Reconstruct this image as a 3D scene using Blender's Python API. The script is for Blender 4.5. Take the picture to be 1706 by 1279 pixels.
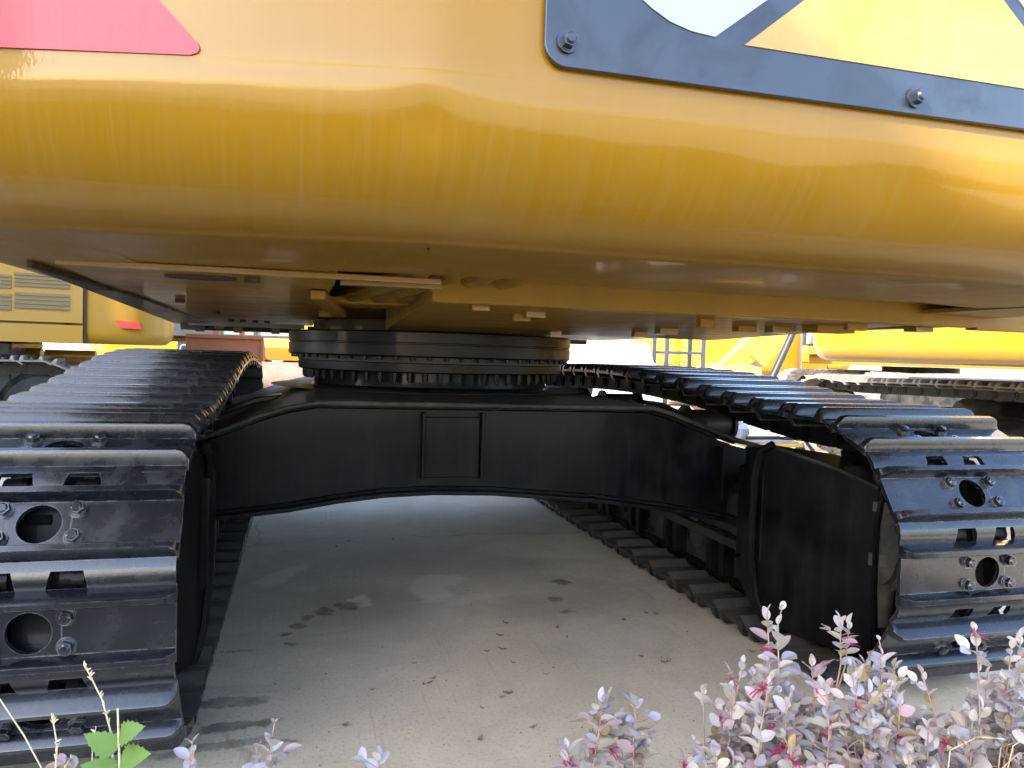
import bpy, bmesh, math, random
from mathutils import Matrix, Vector
rnd = random.Random(7)
PI = math.pi
S = bpy.context.scene
for o in list(bpy.data.objects): bpy.data.objects.remove(o)

# ------------------------------------------------------------------ camera
F, CX, CY, H = 1281.0, 853.0, 639.5, 1.0
YAW, PITCH, ROLL = math.radians(15.421), math.radians(-2.192), math.radians(1.7)
FW = Vector((math.sin(YAW)*math.cos(PITCH), math.cos(YAW)*math.cos(PITCH), math.sin(PITCH)))
_r = Vector((math.cos(YAW), -math.sin(YAW), 0)); _u = _r.cross(FW)
RT = _r*math.cos(ROLL)+_u*math.sin(ROLL); UP = -_r*math.sin(ROLL)+_u*math.cos(ROLL)
cam = bpy.data.cameras.new('camera'); co = bpy.data.objects.new('camera', cam)
S.collection.objects.link(co); S.camera = co
cam.sensor_width = 36; cam.lens = 36*F/1706; cam.clip_start = .02; cam.clip_end = 600
m3 = Matrix((RT, UP, -FW)).transposed()
co.matrix_world = Matrix.Translation((0, 0, H)) @ m3.to_4x4()

# ------------------------------------------------------------------ sky, sun, exposure
SUN_AZ = math.radians(237)      # clockwise from +Y: from behind and left of the camera
SUN_EL = math.radians(28)
S.world = bpy.data.worlds.new('World'); S.world.use_nodes = True
wn = S.world.node_tree.nodes; wl = S.world.node_tree.links
sky = wn.new('ShaderNodeTexSky'); sky.sky_type = 'NISHITA'; sky.sun_disc = False
sky.sun_elevation = SUN_EL; sky.sun_rotation = SUN_AZ
sky.air_density = .75; sky.dust_density = 1.6; sky.ozone_density = 1.0
wl.new(sky.outputs[0], wn['Background'].inputs[0]); wn['Background'].inputs[1].default_value = .15
sun = bpy.data.lights.new('sun', 'SUN'); sun.energy = 2.0; sun.angle = math.radians(.5); sun.color = (1, .93, .82)
so = bpy.data.objects.new('sun', sun); S.collection.objects.link(so)
sd = Vector((math.sin(SUN_AZ)*math.cos(SUN_EL), math.cos(SUN_AZ)*math.cos(SUN_EL), math.sin(SUN_EL)))
so.rotation_euler = sd.to_track_quat('Z', 'Y').to_euler(); so.location = sd*40
S.view_settings.view_transform = 'Standard'; S.view_settings.look = 'None'
S.view_settings.exposure = 3.05; S.view_settings.gamma = 1

# ------------------------------------------------------------------ pixels to points
def ray(u, v): return FW+RT*((u-CX)/F)-UP*((v-CY)/F)
def onz(u, v, z): d = ray(u, v); return Vector((0, 0, H))+d*((z-H)/d.z)
def ony(u, v, y): d = ray(u, v); return Vector((0, 0, H))+d*(y/d.y)
def onx(u, v, x): d = ray(u, v); return Vector((0, 0, H))+d*(x/d.x)
def at(u, v, depth): return Vector((0, 0, H))+ray(u, v)*depth

# ------------------------------------------------------------------ mesh helpers
class MB:
    def __init__(s): s.v = []; s.f = []
    def add(s, vs, fs):
        n = len(s.v); s.v += [Vector(p) for p in vs]; s.f += [tuple(i+n for i in f) for f in fs]; return s
    def box(s, a, b):
        x0, y0, z0 = a; x1, y1, z1 = b
        return s.add([(x0,y0,z0),(x1,y0,z0),(x1,y1,z0),(x0,y1,z0),(x0,y0,z1),(x1,y0,z1),(x1,y1,z1),(x0,y1,z1)],
                     [(0,3,2,1),(4,5,6,7),(0,1,5,4),(1,2,6,5),(2,3,7,6),(3,0,4,7)])
    def prism(s, poly, ax, a, b, inset=0):
        # polygon in the plane normal to ax (y,z | x,z | x,y), extruded from a to b
        def P(p, t):
            return {'x': (t, p[0], p[1]), 'y': (p[0], t, p[1]), 'z': (p[0], p[1], t)}[ax]
        n = len(poly)
        return s.add([P(p, a) for p in poly]+[P(p, b) for p in poly],
                     [tuple(range(n))[::-1], tuple(range(n, 2*n))]+[(i, (i+1) % n, n+(i+1) % n, n+i) for i in range(n)])
    def cyl(s, p0, p1, r0, r1=None, n=16, caps=True):
        r1 = r0 if r1 is None else r1
        p0, p1 = Vector(p0), Vector(p1); d = (p1-p0).normalized()
        a = d.orthogonal().normalized(); b = d.cross(a)
        vs = []
        for p, r in ((p0, r0), (p1, r1)):
            for i in range(n):
                t = 2*PI*i/n; vs.append(p+a*math.cos(t)*r+b*math.sin(t)*r)
        fs = [(i, (i+1) % n, n+(i+1) % n, n+i) for i in range(n)]
        if caps: fs += [tuple(range(n))[::-1], tuple(range(n, 2*n))]
        return s.add(vs, fs)
    def tube(s, pts, r, n=8, r1=None):
        pts = [Vector(p) for p in pts]; m = len(pts); vs = []; fs = []
        prev = None
        for k, p in enumerate(pts):
            d = (pts[min(k+1, m-1)]-pts[max(k-1, 0)]).normalized()
            a = d.orthogonal().normalized() if prev is None else (prev-d*prev.dot(d)).normalized()
            prev = a; b = d.cross(a)
            rr = r if r1 is None else r+(r1-r)*k/(m-1)
            for i in range(n):
                t = 2*PI*i/n; vs.append(p+(a*math.cos(t)+b*math.sin(t))*rr)
        for k in range(m-1):
            for i in range(n):
                j = (i+1) % n; fs.append((k*n+i, k*n+j, (k+1)*n+j, (k+1)*n+i))
        fs += [tuple(range(n))[::-1], tuple(range((m-1)*n, m*n))]
        return s.add(vs, fs)
    def lathe(s, prof, n, c, ax='z'):
        # prof: list of (radius, height)
        vs = []; m = len(prof)
        for r, h in prof:
            for i in range(n):
                t = 2*PI*i/n; q = (r*math.cos(t), r*math.sin(t))
                p = (q[0], q[1], h) if ax == 'z' else (h, q[0], q[1])
                vs.append(Vector(c)+Vector(p))
        fs = []
        for k in range(m-1):
            for i in range(n):
                j = (i+1) % n; fs.append((k*n+i, k*n+j, (k+1)*n+j, (k+1)*n+i))
        fs += [tuple(range(n))[::-1], tuple(range((m-1)*n, m*n))]
        return s.add(vs, fs)
    def xf(s, M): s.v = [M @ p for p in s.v]; return s
    def mesh(s, name, mat, smooth=True, ang=35):
        me = bpy.data.meshes.new(name); me.from_pydata([tuple(p) for p in s.v], [], s.f); me.update()
        bm = bmesh.new(); bm.from_mesh(me); bmesh.ops.recalc_face_normals(bm, faces=bm.faces); bm.to_mesh(me); bm.free()
        if smooth:
            me.polygons.foreach_set('use_smooth', [True]*len(me.polygons)); me.set_sharp_from_angle(angle=math.radians(ang))
        me.materials.append(mat); return me
    def build(s, name, mat, parent=None, smooth=True, bevel=0, ang=35, seg=2):
        return link(name, s.mesh(name, mat, smooth, ang), parent, bevel=bevel, seg=seg)

def link(name, me, parent=None, mw=None, bevel=0, seg=2):
    o = bpy.data.objects.new(name, me); S.collection.objects.link(o)
    if mw is not None: o.matrix_basis = mw
    if parent is not None:
        o.parent = parent
        if parent.type == 'EMPTY' and 'anchor' in parent: o.matrix_parent_inverse = Matrix.Translation(-Vector(parent['anchor']))
    if bevel:
        b = o.modifiers.new('bevel', 'BEVEL'); b.width = bevel; b.segments = seg; b.limit_method = 'ANGLE'; b.angle_limit = math.radians(40); b.harden_normals = True
    return o
def tag(o, label, cat, group=None, kind=None):
    if label: o['label'] = label
    if cat: o['category'] = cat
    if group: o['group'] = group
    if kind: o['kind'] = kind
    return o
def thing(name, label, cat, loc, group=None, rz=None):
    # rz None: children are built in world coordinates; otherwise in the thing's own turned frame
    o = bpy.data.objects.new(name, None); S.collection.objects.link(o); o.location = loc; o.empty_display_size = .2
    if rz is None: o['anchor'] = [float(c) for c in loc]
    else: o.rotation_euler = (0, 0, rz)
    return tag(o, label, cat, group)
def struct(o): o['kind'] = 'structure'; return o

# ------------------------------------------------------------------ materials
class NT:
    def __init__(s, name):
        s.m = bpy.data.materials.new(name); s.m.use_nodes = True; s.t = s.m.node_tree
        s.b = s.t.nodes['Principled BSDF']; s.tc = None
    def n(s, typ, **kw):
        x = s.t.nodes.new(typ)
        for k, v in kw.items(): setattr(x, k, v)
        return x
    def l(s, a, b): s.t.links.new(a, b)
    def pos(s, scale=(1, 1, 1)):
        g = s.n('ShaderNodeNewGeometry') if False else s.n('ShaderNodeTexCoord')
        mp = s.n('ShaderNodeMapping'); mp.inputs['Scale'].default_value = scale
        s.l(g.outputs['Object'], mp.inputs[0]); return mp.outputs[0]
    def noise(s, scale, detail=4, rough=.6, vec=None, dist=0):
        x = s.n('ShaderNodeTexNoise'); x.inputs['Scale'].default_value = scale; x.inputs['Detail'].default_value = detail
        x.inputs['Roughness'].default_value = rough; x.inputs['Distortion'].default_value = dist
        s.l(vec if vec is not None else s.pos(), x.inputs['Vector']); return x.outputs[0]
    def ramp(s, fac, *stops):
        r = s.n('ShaderNodeValToRGB'); e = r.color_ramp.elements
        while len(e) < len(stops): e.new(.5)
        for i, (p, c) in enumerate(stops):
            e[i].position = p; e[i].color = (c, c, c, 1) if not isinstance(c, tuple) else (*c, 1)
        s.l(fac, r.inputs[0]); return r.outputs[0]
    def mix(s, fac, a, b, mode='MIX'):
        x = s.n('ShaderNodeMix', data_type='RGBA', blend_type=mode)
        for sock, v in ((x.inputs[0], fac), (x.inputs[6], a), (x.inputs[7], b)):
            if isinstance(v, (int, float)): sock.default_value = v
            elif isinstance(v, tuple): sock.default_value = (*v, 1)
            else: s.l(v, sock)
        return x.outputs[2]
    def math(s, op, a, b=0.0, c=None):
        x = s.n('ShaderNodeMath', operation=op)
        for i, v in enumerate((a, b) if c is None else (a, b, c)):
            if isinstance(v, (int, float)): x.inputs[i].default_value = v
            else: s.l(v, x.inputs[i])
        return x.outputs[0]
    def bump(s, h, strength=.2, dist=.01):
        x = s.n('ShaderNodeBump'); x.inputs['Strength'].default_value = strength; x.inputs['Distance'].default_value = dist
        s.l(h, x.inputs['Height']); s.l(x.outputs[0], s.b.inputs['Normal'])
    def set(s, **kw):
        for k, v in kw.items():
            k = {'col': 'Base Color', 'rough': 'Roughness', 'metal': 'Metallic', 'coat': 'Coat Weight', 'coatr': 'Coat Roughness', 'spec': 'Specular IOR Level', 'trans': 'Transmission Weight', 'ior': 'IOR', 'alpha': 'Alpha'}[k]
            if isinstance(v, tuple): v = (*v, 1)
            if hasattr(v, 'links') or hasattr(v, 'is_linked'): s.l(v, s.b.inputs[k])
            else: s.b.inputs[k].default_value = v
        return s.m

def paint(name, col, dust=(.35, .30, .22), amount=.35, rough=.28, coat=.6, streak=None, bumpy=.0, scale=6, spec=.5):
    t = NT(name)
    n1 = t.noise(scale, 6, .65); n2 = t.noise(scale*14, 4, .6)
    f = t.math('MULTIPLY', t.ramp(n1, (.42, 0), (.75, 1)), amount)
    if streak:
        ns = t.noise(1, 3, .55, t.pos(streak)); f = t.math('ADD', f, t.math('MULTIPLY', t.ramp(ns, (.5, 0), (.8, 1)), amount*.8))
    sp = t.math('MULTIPLY', t.ramp(n2, (.60, 0), (.75, 1)), amount*.5)
    f = t.math('MINIMUM', t.math('ADD', f, sp), 1.0)
    base = t.mix(t.math('MULTIPLY', n1, .25), col, tuple(c*.72 for c in col))
    t.set(col=t.mix(f, base, dust), rough=t.math('ADD', t.math('MULTIPLY', f, .45), rough), coat=coat, coatr=.08, spec=spec)
    if bumpy: t.bump(n2, bumpy, .002)
    return t.m

YEL = (.255, .132, .0035)
def counterweight_paint():
    t = NT('counterweight_yellow')
    st = t.noise(1, 4, .6, t.pos((60, 1.5, 1.2))); st2 = t.noise(1, 3, .6, t.pos((170, 4, 3)))
    big = t.noise(3, 5, .6); sp = t.noise(160, 2, .5)
    sep = t.n('ShaderNodeSeparateXYZ'); t.l(t.n('ShaderNodeTexCoord').outputs['Object'], sep.inputs[0])
    z = sep.outputs[2]
    low = t.ramp(t.math('MULTIPLY', t.math('SUBTRACT', z, 1.15), 6.0), (.0, 1.0), (.55, .32), (1, .12))   # road dust gathers on the lower roll
    f = t.math('MULTIPLY', t.math('MULTIPLY', t.ramp(st, (.40, .05), (.72, 1)), low), .26)
    f = t.math('ADD', f, t.math('MULTIPLY', t.ramp(st2, (.52, 0), (.72, 1)), .10))
    f = t.math('ADD', f, t.math('MULTIPLY', t.ramp(sp, (.76, 0), (.80, 1)), .12))
    col = t.mix(t.math('MULTIPLY', big, .3), YEL, (.20, .098, .003))
    t.set(col=t.mix(f, col, (.27, .185, .075)), rough=t.math('ADD', t.math('MULTIPLY', f, .3), .28), coatr=.04, spec=.2)
    flat = t.ramp(t.math('MULTIPLY', t.math('SUBTRACT', z, 1.140), 20.0), (.30, 1), (.75, 0))
    t.l(t.math('SUBTRACT', .42, t.math('MULTIPLY', flat, .34)), t.b.inputs['Coat Weight'])
    t.l(t.math('ADD', t.math('ADD', t.math('MULTIPLY', f, .3), .28), t.math('MULTIPLY', flat, t.math('MULTIPLY', big, .35))), t.b.inputs['Roughness'])
    t.b.inputs['Coat IOR'].default_value = 1.5
    wav = t.noise(1, 2, .5, t.pos((3.5, 3.5, 7)))
    b = t.n('ShaderNodeBump'); b.inputs['Strength'].default_value = .25; b.inputs['Distance'].default_value = .012; t.l(wav, b.inputs['Height'])
    orange = t.noise(240, 1, .5)
    b2 = t.n('ShaderNodeBump'); b2.inputs['Strength'].default_value = .05; b2.inputs['Distance'].default_value = .001; t.l(orange, b2.inputs['Height'])
    t.l(b.outputs[0], b2.inputs['Normal']); t.l(b2.outputs[0], t.b.inputs['Normal']); t.l(b2.outputs[0], t.b.inputs['Coat Normal'])
    return t.m
M = {}
M['cw'] = counterweight_paint()
M['yel'] = paint('machine_yellow', YEL, amount=.25, bumpy=.03)
M['yel_far'] = paint('machine_yellow_clean', (.45, .235, .011), amount=.12, rough=.3, coat=.35, scale=2)
M['yel_ln'] = paint('machine_yellow_matt', (.34, .178, .006), amount=.15, rough=.35, coat=.12, scale=2, spec=.25)
M['yel_old'] = paint('machine_yellow_worn', (.58, .34, .05), dust=(.42, .34, .20), amount=.5, rough=.45, coat=.2, scale=3)
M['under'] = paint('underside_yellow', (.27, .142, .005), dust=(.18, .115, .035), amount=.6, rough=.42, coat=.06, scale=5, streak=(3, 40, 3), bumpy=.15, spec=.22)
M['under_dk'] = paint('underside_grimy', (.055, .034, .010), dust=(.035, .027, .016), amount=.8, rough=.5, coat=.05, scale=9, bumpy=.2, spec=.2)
M['black'] = paint('black_chassis_paint', (.002, .0023, .0032), dust=(.017, .016, .014), amount=.5, rough=.34, coat=.08, scale=7, streak=(30, 30, 2), bumpy=.14, spec=.10)
M['black_dusty'] = paint('black_chassis_dusty', (.012, .012, .012), dust=(.11, .097, .075), amount=.7, rough=.55, coat=.03, scale=5, bumpy=.15, spec=.25)
M['ring'] = paint('bearing_dark', (.0035, .0035, .003), dust=(.016, .011, .005), amount=.6, rough=.38, coat=.05, scale=7, bumpy=.1, spec=.2)
M['panel'] = paint('black_cover_paint', (.006, .0065, .007), dust=(.018, .018, .017), amount=.5, rough=.45, coat=.05, scale=6, bumpy=.1, spec=.2)
M['motor'] = paint('dusty_motor_casting', (.05, .045, .04), dust=(.20, .175, .14), amount=.8, rough=.6, coat=0, scale=9, bumpy=.2)
M['rubber'] = paint('hose_rubber', (.012, .012, .012), dust=(.08, .07, .06), amount=.4, rough=.5, coat=0)
M['steel'] = paint('bare_steel', (.30, .29, .27), dust=(.20, .14, .09), amount=.6, rough=.4, coat=0, scale=8, bumpy=.1)
M['rust'] = paint('rusty_steel', (.28, .085, .03), dust=(.32, .135, .06), amount=.9, rough=.7, coat=0, scale=7, bumpy=.3)
M['brown'] = paint('dusty_brown_steel', (.20, .13, .09), dust=(.34, .26, .20), amount=.8, rough=.6, coat=0, scale=5, bumpy=.2)
M['red'] = paint('red_decal', (.55, .040, .055), dust=(.55, .13, .14), amount=.25, rough=.42, coat=.12, streak=(60, 60, 2), spec=.35)
M['redp'] = paint('red_reflector', (.42, .014, .007), amount=.05, rough=.3, coat=.15)
M['white'] = paint('white_enamel', (.30, .345, .40), dust=(.5, .5, .48), amount=.12, rough=.35, coat=.4)
M['emb_y'] = paint('emblem_yellow', (.31, .195, .022), dust=(.5, .4, .15), amount=.35, rough=.35, coat=.5, scale=5)
M['tarp'] = paint('pale_plastic_sheet', (.62, .63, .62), dust=(.45, .44, .40), amount=.5, rough=.45, coat=.2, scale=5, bumpy=.2)
M['wall'] = paint('shade_building_render', (.74, .71, .65), dust=(.60, .56, .50), amount=.4, rough=.85, coat=0, scale=1.2, bumpy=.2)
M['wall_far'] = paint('old_render', (.30, .26, .20), dust=(.22, .18, .14), amount=.6, rough=.9, coat=0, scale=.8, bumpy=.2)
M['roof'] = paint('roof_sheet', (.25, .27, .30), amount=.3, rough=.5, coat=0, scale=1)
M['scaf'] = paint('grey_painted_steel', (.03, .035, .045), dust=(.07, .07, .07), amount=.4, rough=.45, coat=.1)
M['grille'] = paint('dusty_grille', (.20, .135, .045), dust=(.19, .15, .09), amount=.6, rough=.6, coat=0, scale=20, bumpy=.3)
M['seam'] = paint('panel_gap_dark', (.03, .012, .01), amount=.1, rough=.7, coat=0)
M['grey'] = paint('grey_engine_parts', (.32, .32, .31), dust=(.2, .18, .15), amount=.6, rough=.5, coat=0, scale=12)
def plate_mat():
    t = NT('black_plate'); n1 = t.noise(9, 5, .6, None, .6); n2 = t.noise(60, 3)
    f = t.math('MULTIPLY', t.ramp(n1, (.50, 0), (.64, 1)), .8)
    t.set(col=t.mix(f, (.018, .024, .038), (.006, .007, .010)), rough=t.math('ADD', .30, t.math('MULTIPLY', n2, .14)), coat=.6, coatr=.12)
    t.bump(n2, .03, .001); return t.m
M['plate'] = plate_mat()
def shoe_mat():
    t = NT('track_shoe_black'); n1 = t.noise(11, 6, .7, None, .4); n2 = t.noise(90, 3, .6); n3 = t.noise(1, 4, .6, t.pos((14, 90, 90)))
    oi = t.n('ShaderNodeObjectInfo')
    d = t.math('MULTIPLY', t.ramp(n1, (.48, 0), (.78, 1)), .6)
    d = t.math('MULTIPLY', d, t.math('ADD', .35, oi.outputs['Random']))
    sc = t.ramp(n3, (.66, 0), (.70, 1)); sp = t.ramp(n2, (.68, 0), (.73, 1))
    f = t.math('MINIMUM', t.math('ADD', t.math('ADD', d, t.math('MULTIPLY', sc, .14)), t.math('MULTIPLY', sp, .2)), 1.0)
    c = t.mix(f, (.006, .0075, .011), (.040, .042, .047))
    bv = t.n('ShaderNodeBevel'); bv.samples = 4; bv.inputs['Radius'].default_value = .004; geo = t.n('ShaderNodeNewGeometry')
    dt = t.n('ShaderNodeVectorMath', operation='DOT_PRODUCT'); t.l(bv.outputs[0], dt.inputs[0]); t.l(geo.outputs['Normal'], dt.inputs[1])
    wear = t.math('MULTIPLY', t.ramp(dt.outputs['Value'], (.80, 1), (.97, 0)), t.ramp(t.noise(26, 4, .65), (.40, 0), (.62, 1)))
    c = t.mix(t.math('MULTIPLY', wear, .75), c, (.22, .22, .23))
    sn = t.n('ShaderNodeSeparateXYZ'); t.l(t.n('ShaderNodeTexCoord').outputs['Normal'], sn.inputs[0])
    ins = t.math('MULTIPLY', t.ramp(t.math('MULTIPLY', sn.outputs[2], -1.0), (.6, 0), (.9, 1)), t.ramp(n1, (.3, .5), (.6, 1)))
    c = t.mix(ins, c, (.105, .094, .074))
    t.set(col=c, rough=t.math('ADD', .24, t.math('MULTIPLY', t.math('MAXIMUM', f, ins), .35)), coat=.5, coatr=.12)
    t.bump(t.math('ADD', n1, t.math('MULTIPLY', n2, .4)), .16, .003); return t.m
M['shoe'] = shoe_mat()
M['shoe_dry'] = paint('track_shoe_dusty', (.15, .13, .11), dust=(.42, .36, .28), amount=.8, rough=.65, coat=0, scale=7, bumpy=.3)
def ground_mat():
    t = NT('concrete_ground')
    P = t.pos(); big = t.noise(.9, 6, .62, P, .8); mid = t.noise(4.5, 7, .66, P, .5); fine = t.noise(95, 4, .7, P); grit = t.noise(330, 2, .6, P)
    sc = t.noise(1, 5, .6, t.pos((2.2, 9, 1)), 1.2)
    c = t.mix(t.ramp(big, (.38, 0), (.64, 1)), (.57, .485, .35), (.68, .59, .44))
    c = t.mix(t.math('MULTIPLY', t.ramp(mid, (.44, 0), (.66, 1)), .5), c, (.45, .39, .29))
    c = t.mix(t.math('MULTIPLY', t.ramp(sc, (.57, 0), (.64, 1)), .35), c, (.46, .42, .35))
    c = t.mix(t.math('MULTIPLY', t.ramp(fine, (.54, 0), (.70, 1)), .55), c, (.20, .175, .14))
    c = t.mix(t.math('MULTIPLY', t.ramp(grit, (.60, 0), (.68, 1)), .5), c, (.72, .66, .54))
    scr = t.noise(1, 3, .5, t.pos((70, 2.2, 1)), .3)
    c = t.mix(t.math('MULTIPLY', t.ramp(scr, (.64, 0), (.69, 1)), .22), c, (.30, .26, .20))
    vor = t.n('ShaderNodeTexVoronoi', feature='DISTANCE_TO_EDGE'); vor.inputs['Scale'].default_value = .55
    wn_ = t.n('ShaderNodeTexNoise'); wn_.inputs['Scale'].default_value = 2.5; wn_.inputs['Detail'].default_value = 6; t.l(P, wn_.inputs['Vector'])
    wm = t.n('ShaderNodeMix', data_type='VECTOR'); wm.inputs[0].default_value = .25; t.l(P, wm.inputs[4]); t.l(wn_.outputs['Color'], wm.inputs[5]); t.l(wm.outputs[1], vor.inputs['Vector'])
    c = t.mix(t.math('MULTIPLY', t.ramp(vor.outputs['Distance'], (.0, 1), (.0035, 0)), .45), c, (.22, .19, .15))
    # oil drips, damp streaks and pale scuffs, each with a ragged outline of its own
    tc = t.n('ShaderNodeTexCoord'); warp = t.n('ShaderNodeTexNoise'); warp.inputs['Scale'].default_value = 7; warp.inputs['Detail'].default_value = 5
    warp.inputs['Roughness'].default_value = .7
    t.l(tc.outputs['Object'], warp.inputs['Vector'])
    wv = t.n('ShaderNodeVectorMath', operation='SUBTRACT'); t.l(warp.outputs['Color'], wv.inputs[0]); wv.inputs[1].default_value = (.5, .5, .5)
    ws = t.n('ShaderNodeVectorMath', operation='SCALE'); t.l(wv.outputs[0], ws.inputs[0]); ws.inputs['Scale'].default_value = .16
    wa = t.n('ShaderNodeVectorMath', operation='ADD'); t.l(tc.outputs['Object'], wa.inputs[0]); t.l(ws.outputs[0], wa.inputs[1])
    def blob(u, v, sx, sy, rot=0, soft=.35):
        p = onz(u, v, 0)
        mp = t.n('ShaderNodeMapping', vector_type='TEXTURE'); mp.inputs['Location'].default_value = (p.x, p.y, 0)
        mp.inputs['Rotation'].default_value = (0, 0, rot); mp.inputs['Scale'].default_value = (sx, sy, 50)
        t.l(wa.outputs[0], mp.inputs[0])
        ln = t.n('ShaderNodeVectorMath', operation='LENGTH'); t.l(mp.outputs[0], ln.inputs[0])
        return t.ramp(ln.outputs['Value'], (1-soft, 1), (1, 0))
    def union(lst):
        o = lst[0]
        for q in lst[1:]: o = t.math('MAXIMUM', o, q)
        return o
    pale = union([blob(716, 980, .10, .20), blob(735, 965, .14, .10), blob(470, 958, .07, .22, -.5), blob(600, 1000, .05, .10)])
    dark = union([blob(410, 1166, .10, .035, -.1), blob(360, 1172, .09, .03), blob(390, 1208, .13, .028, .1), blob(430, 1205, .05, .02), blob(395, 1085, .07, .016),
                  blob(495, 1040, .045, .04), blob(470, 1055, .03, .025), blob(515, 1028, .03, .03), blob(540, 1018, .04, .05), blob(580, 1010, .05, .06), blob(487, 1074, .03, .02),
                  blob(948, 1020, .04, .03), blob(925, 1000, .05, .04), blob(935, 970, .04, .05), blob(330, 1250, .2, .03, .1), blob(450, 1240, .1, .015)])
    damp = union([blob(690, 930, .45, .30, 0, .6), blob(840, 940, .40, .22, 0, .6), blob(600, 1010, .35, .35, 0, .6), blob(900, 1010, .40, .18, 0, .6)])
    c = t.mix(t.math('MULTIPLY', damp, t.ramp(big, (.35, .2), (.6, .55))), c, (.34, .295, .225))
    dn = t.math('MULTIPLY', dark, t.ramp(mid, (.30, .2), (.62, .85)))
    c = t.mix(t.math('MULTIPLY', pale, .8), c, (.76, .67, .52))
    c = t.mix(dn, c, (.13, .125, .115))
    t.set(col=c, rough=t.math('SUBTRACT', .92, t.math('MULTIPLY', dn, .3)), spec=.12)
    h = t.math('ADD', t.math('MULTIPLY', fine, .6), t.math('ADD', t.math('MULTIPLY', grit, .3), mid))
    t.bump(h, .4, .004); return t.m
M['ground'] = ground_mat()
M['soil'] = paint('dry_soil', (.16, .11, .07), dust=(.26, .2, .14), amount=.8, rough=.95, coat=0, scale=20, bumpy=.6)
M['kerb'] = paint('kerb_stone', (.36, .35, .32), dust=(.24, .22, .19), amount=.6, rough=.9, coat=0, scale=10, bumpy=.4)
def glass_mat():
    t = NT('cab_glass'); n = t.noise(6, 5, .6)
    return t.set(col=t.mix(n, (.10, .14, .14), (.26, .30, .28)), rough=.12, coat=1.0, coatr=.02)
M['glass'] = glass_mat()
def leaf_mat(name, a, b, under, trans=.25):
    t = NT(name); oi = t.n('ShaderNodeObjectInfo'); n = t.noise(60, 3, .6)
    mixf = t.math('MULTIPLY', t.math('ADD', oi.outputs['Random'], n), .5)
    col = t.mix(mixf, a, b); geo = t.n('ShaderNodeNewGeometry')
    col = t.mix(geo.outputs['Backfacing'], col, under)
    t.set(col=col, rough=.5, spec=.4)
    tr = t.n('ShaderNodeBsdfTranslucent'); t.l(col, tr.inputs[0]); mx = t.n('ShaderNodeMixShader'); mx.inputs[0].default_value = trans
    t.l(t.b.outputs[0], mx.inputs[1]); t.l(tr.outputs[0], mx.inputs[2]); t.l(mx.outputs[0], t.t.nodes['Material Output'].inputs[0])
    t.bump(n, .3, .001); return t.m
M['lf_lav'] = leaf_mat('leaf_lavender', (.43, .405, .445), (.31, .29, .33), (.46, .41, .385))
M['lf_grey'] = leaf_mat('leaf_grey_green', (.41, .38, .32), (.31, .285, .235), (.47, .42, .35))
M['lf_mauve'] = leaf_mat('leaf_mauve', (.42, .31, .32), (.30, .21, .23), (.46, .36, .335))
M['lf_olive'] = leaf_mat('leaf_olive', (.30, .24, .10), (.38, .26, .12), (.34, .28, .18))
M['lf_green'] = leaf_mat('leaf_fresh_green', (.17, .28, .06), (.13, .23, .045), (.24, .32, .12), .3)
M['petal'] = leaf_mat('pink_petals', (.55, .05, .15), (.42, .03, .11), (.6, .06, .2), .3)
M['twig'] = paint('twig_bark', (.30, .20, .14), dust=(.45, .36, .28), amount=.7, rough=.8, coat=0, scale=40)
M['straw'] = paint('dry_straw', (.58, .48, .28), dust=(.66, .58, .40), amount=.6, rough=.8, coat=0, scale=40)
M['dead'] = leaf_mat('dead_leaf', (.25, .12, .07), (.36, .22, .14), (.30, .20, .13), .1)

# ------------------------------------------------------------------ the ground and what casts the shade
g = MB().add([(-200,-120,0),(260,-120,0),(260,300,0),(-200,300,0)], [(0,1,2,3)]).build('ground', M['ground'], smooth=False); struct(g)
bed = MB()
nx, ny = 40, 14
for j in range(ny+1):
    for i in range(nx+1):
        bed.v.append(Vector((-2.2+5*i/nx, -1.2+2.3*j/ny, .045+.02*rnd.random())))
bed.f += [(j*(nx+1)+i, j*(nx+1)+i+1, (j+1)*(nx+1)+i+1, (j+1)*(nx+1)+i) for j in range(ny) for i in range(nx)]
struct(bed.build('planting_bed', M['soil'], ang=80))
kb = MB().box((-2.4, 1.11, .004), (3.0, 1.23, .11)); struct(kb.build('kerb', M['kerb'], bevel=.015))

M['unseen_lawn'] = paint('unseen_lawn_green', (.030, .055, .014), dust=(.09, .09, .03), amount=.6, rough=.9, coat=0, scale=3, bumpy=.6)
M['hedge'] = leaf_mat('unseen_hedge_leaf', (.035, .065, .018), (.055, .085, .025), (.06, .09, .04), .2)
struct(MB().add([(-7, -2.2, .006), (30, -2.2, .006), (30, -1.25, .006), (-7, -1.25, .006)], [(0, 1, 2, 3)]).build('unseen_lawn', M['unseen_lawn'], smooth=False))  # unseen strip, added as a dark tone for the counterweight to reflect
def leafy(m, c, r, n, s_):
    for k in range(n):
        d = Vector((rnd.gauss(0, 1), rnd.gauss(0, 1), rnd.gauss(0, 1))).normalized()*(rnd.random()**.35)
        p = Vector((c[0]+d.x*r[0], c[1]+d.y*r[1], c[2]+d.z*r[2])); a = Vector((rnd.gauss(0, 1), rnd.gauss(0, 1), rnd.gauss(0, 1))).normalized(); b = a.orthogonal().normalized()
        m.add([p-a*s_, p+b*s_*.6, p+a*s_, p-b*s_*.6], [(0, 1, 2, 3)])
    return m
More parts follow.
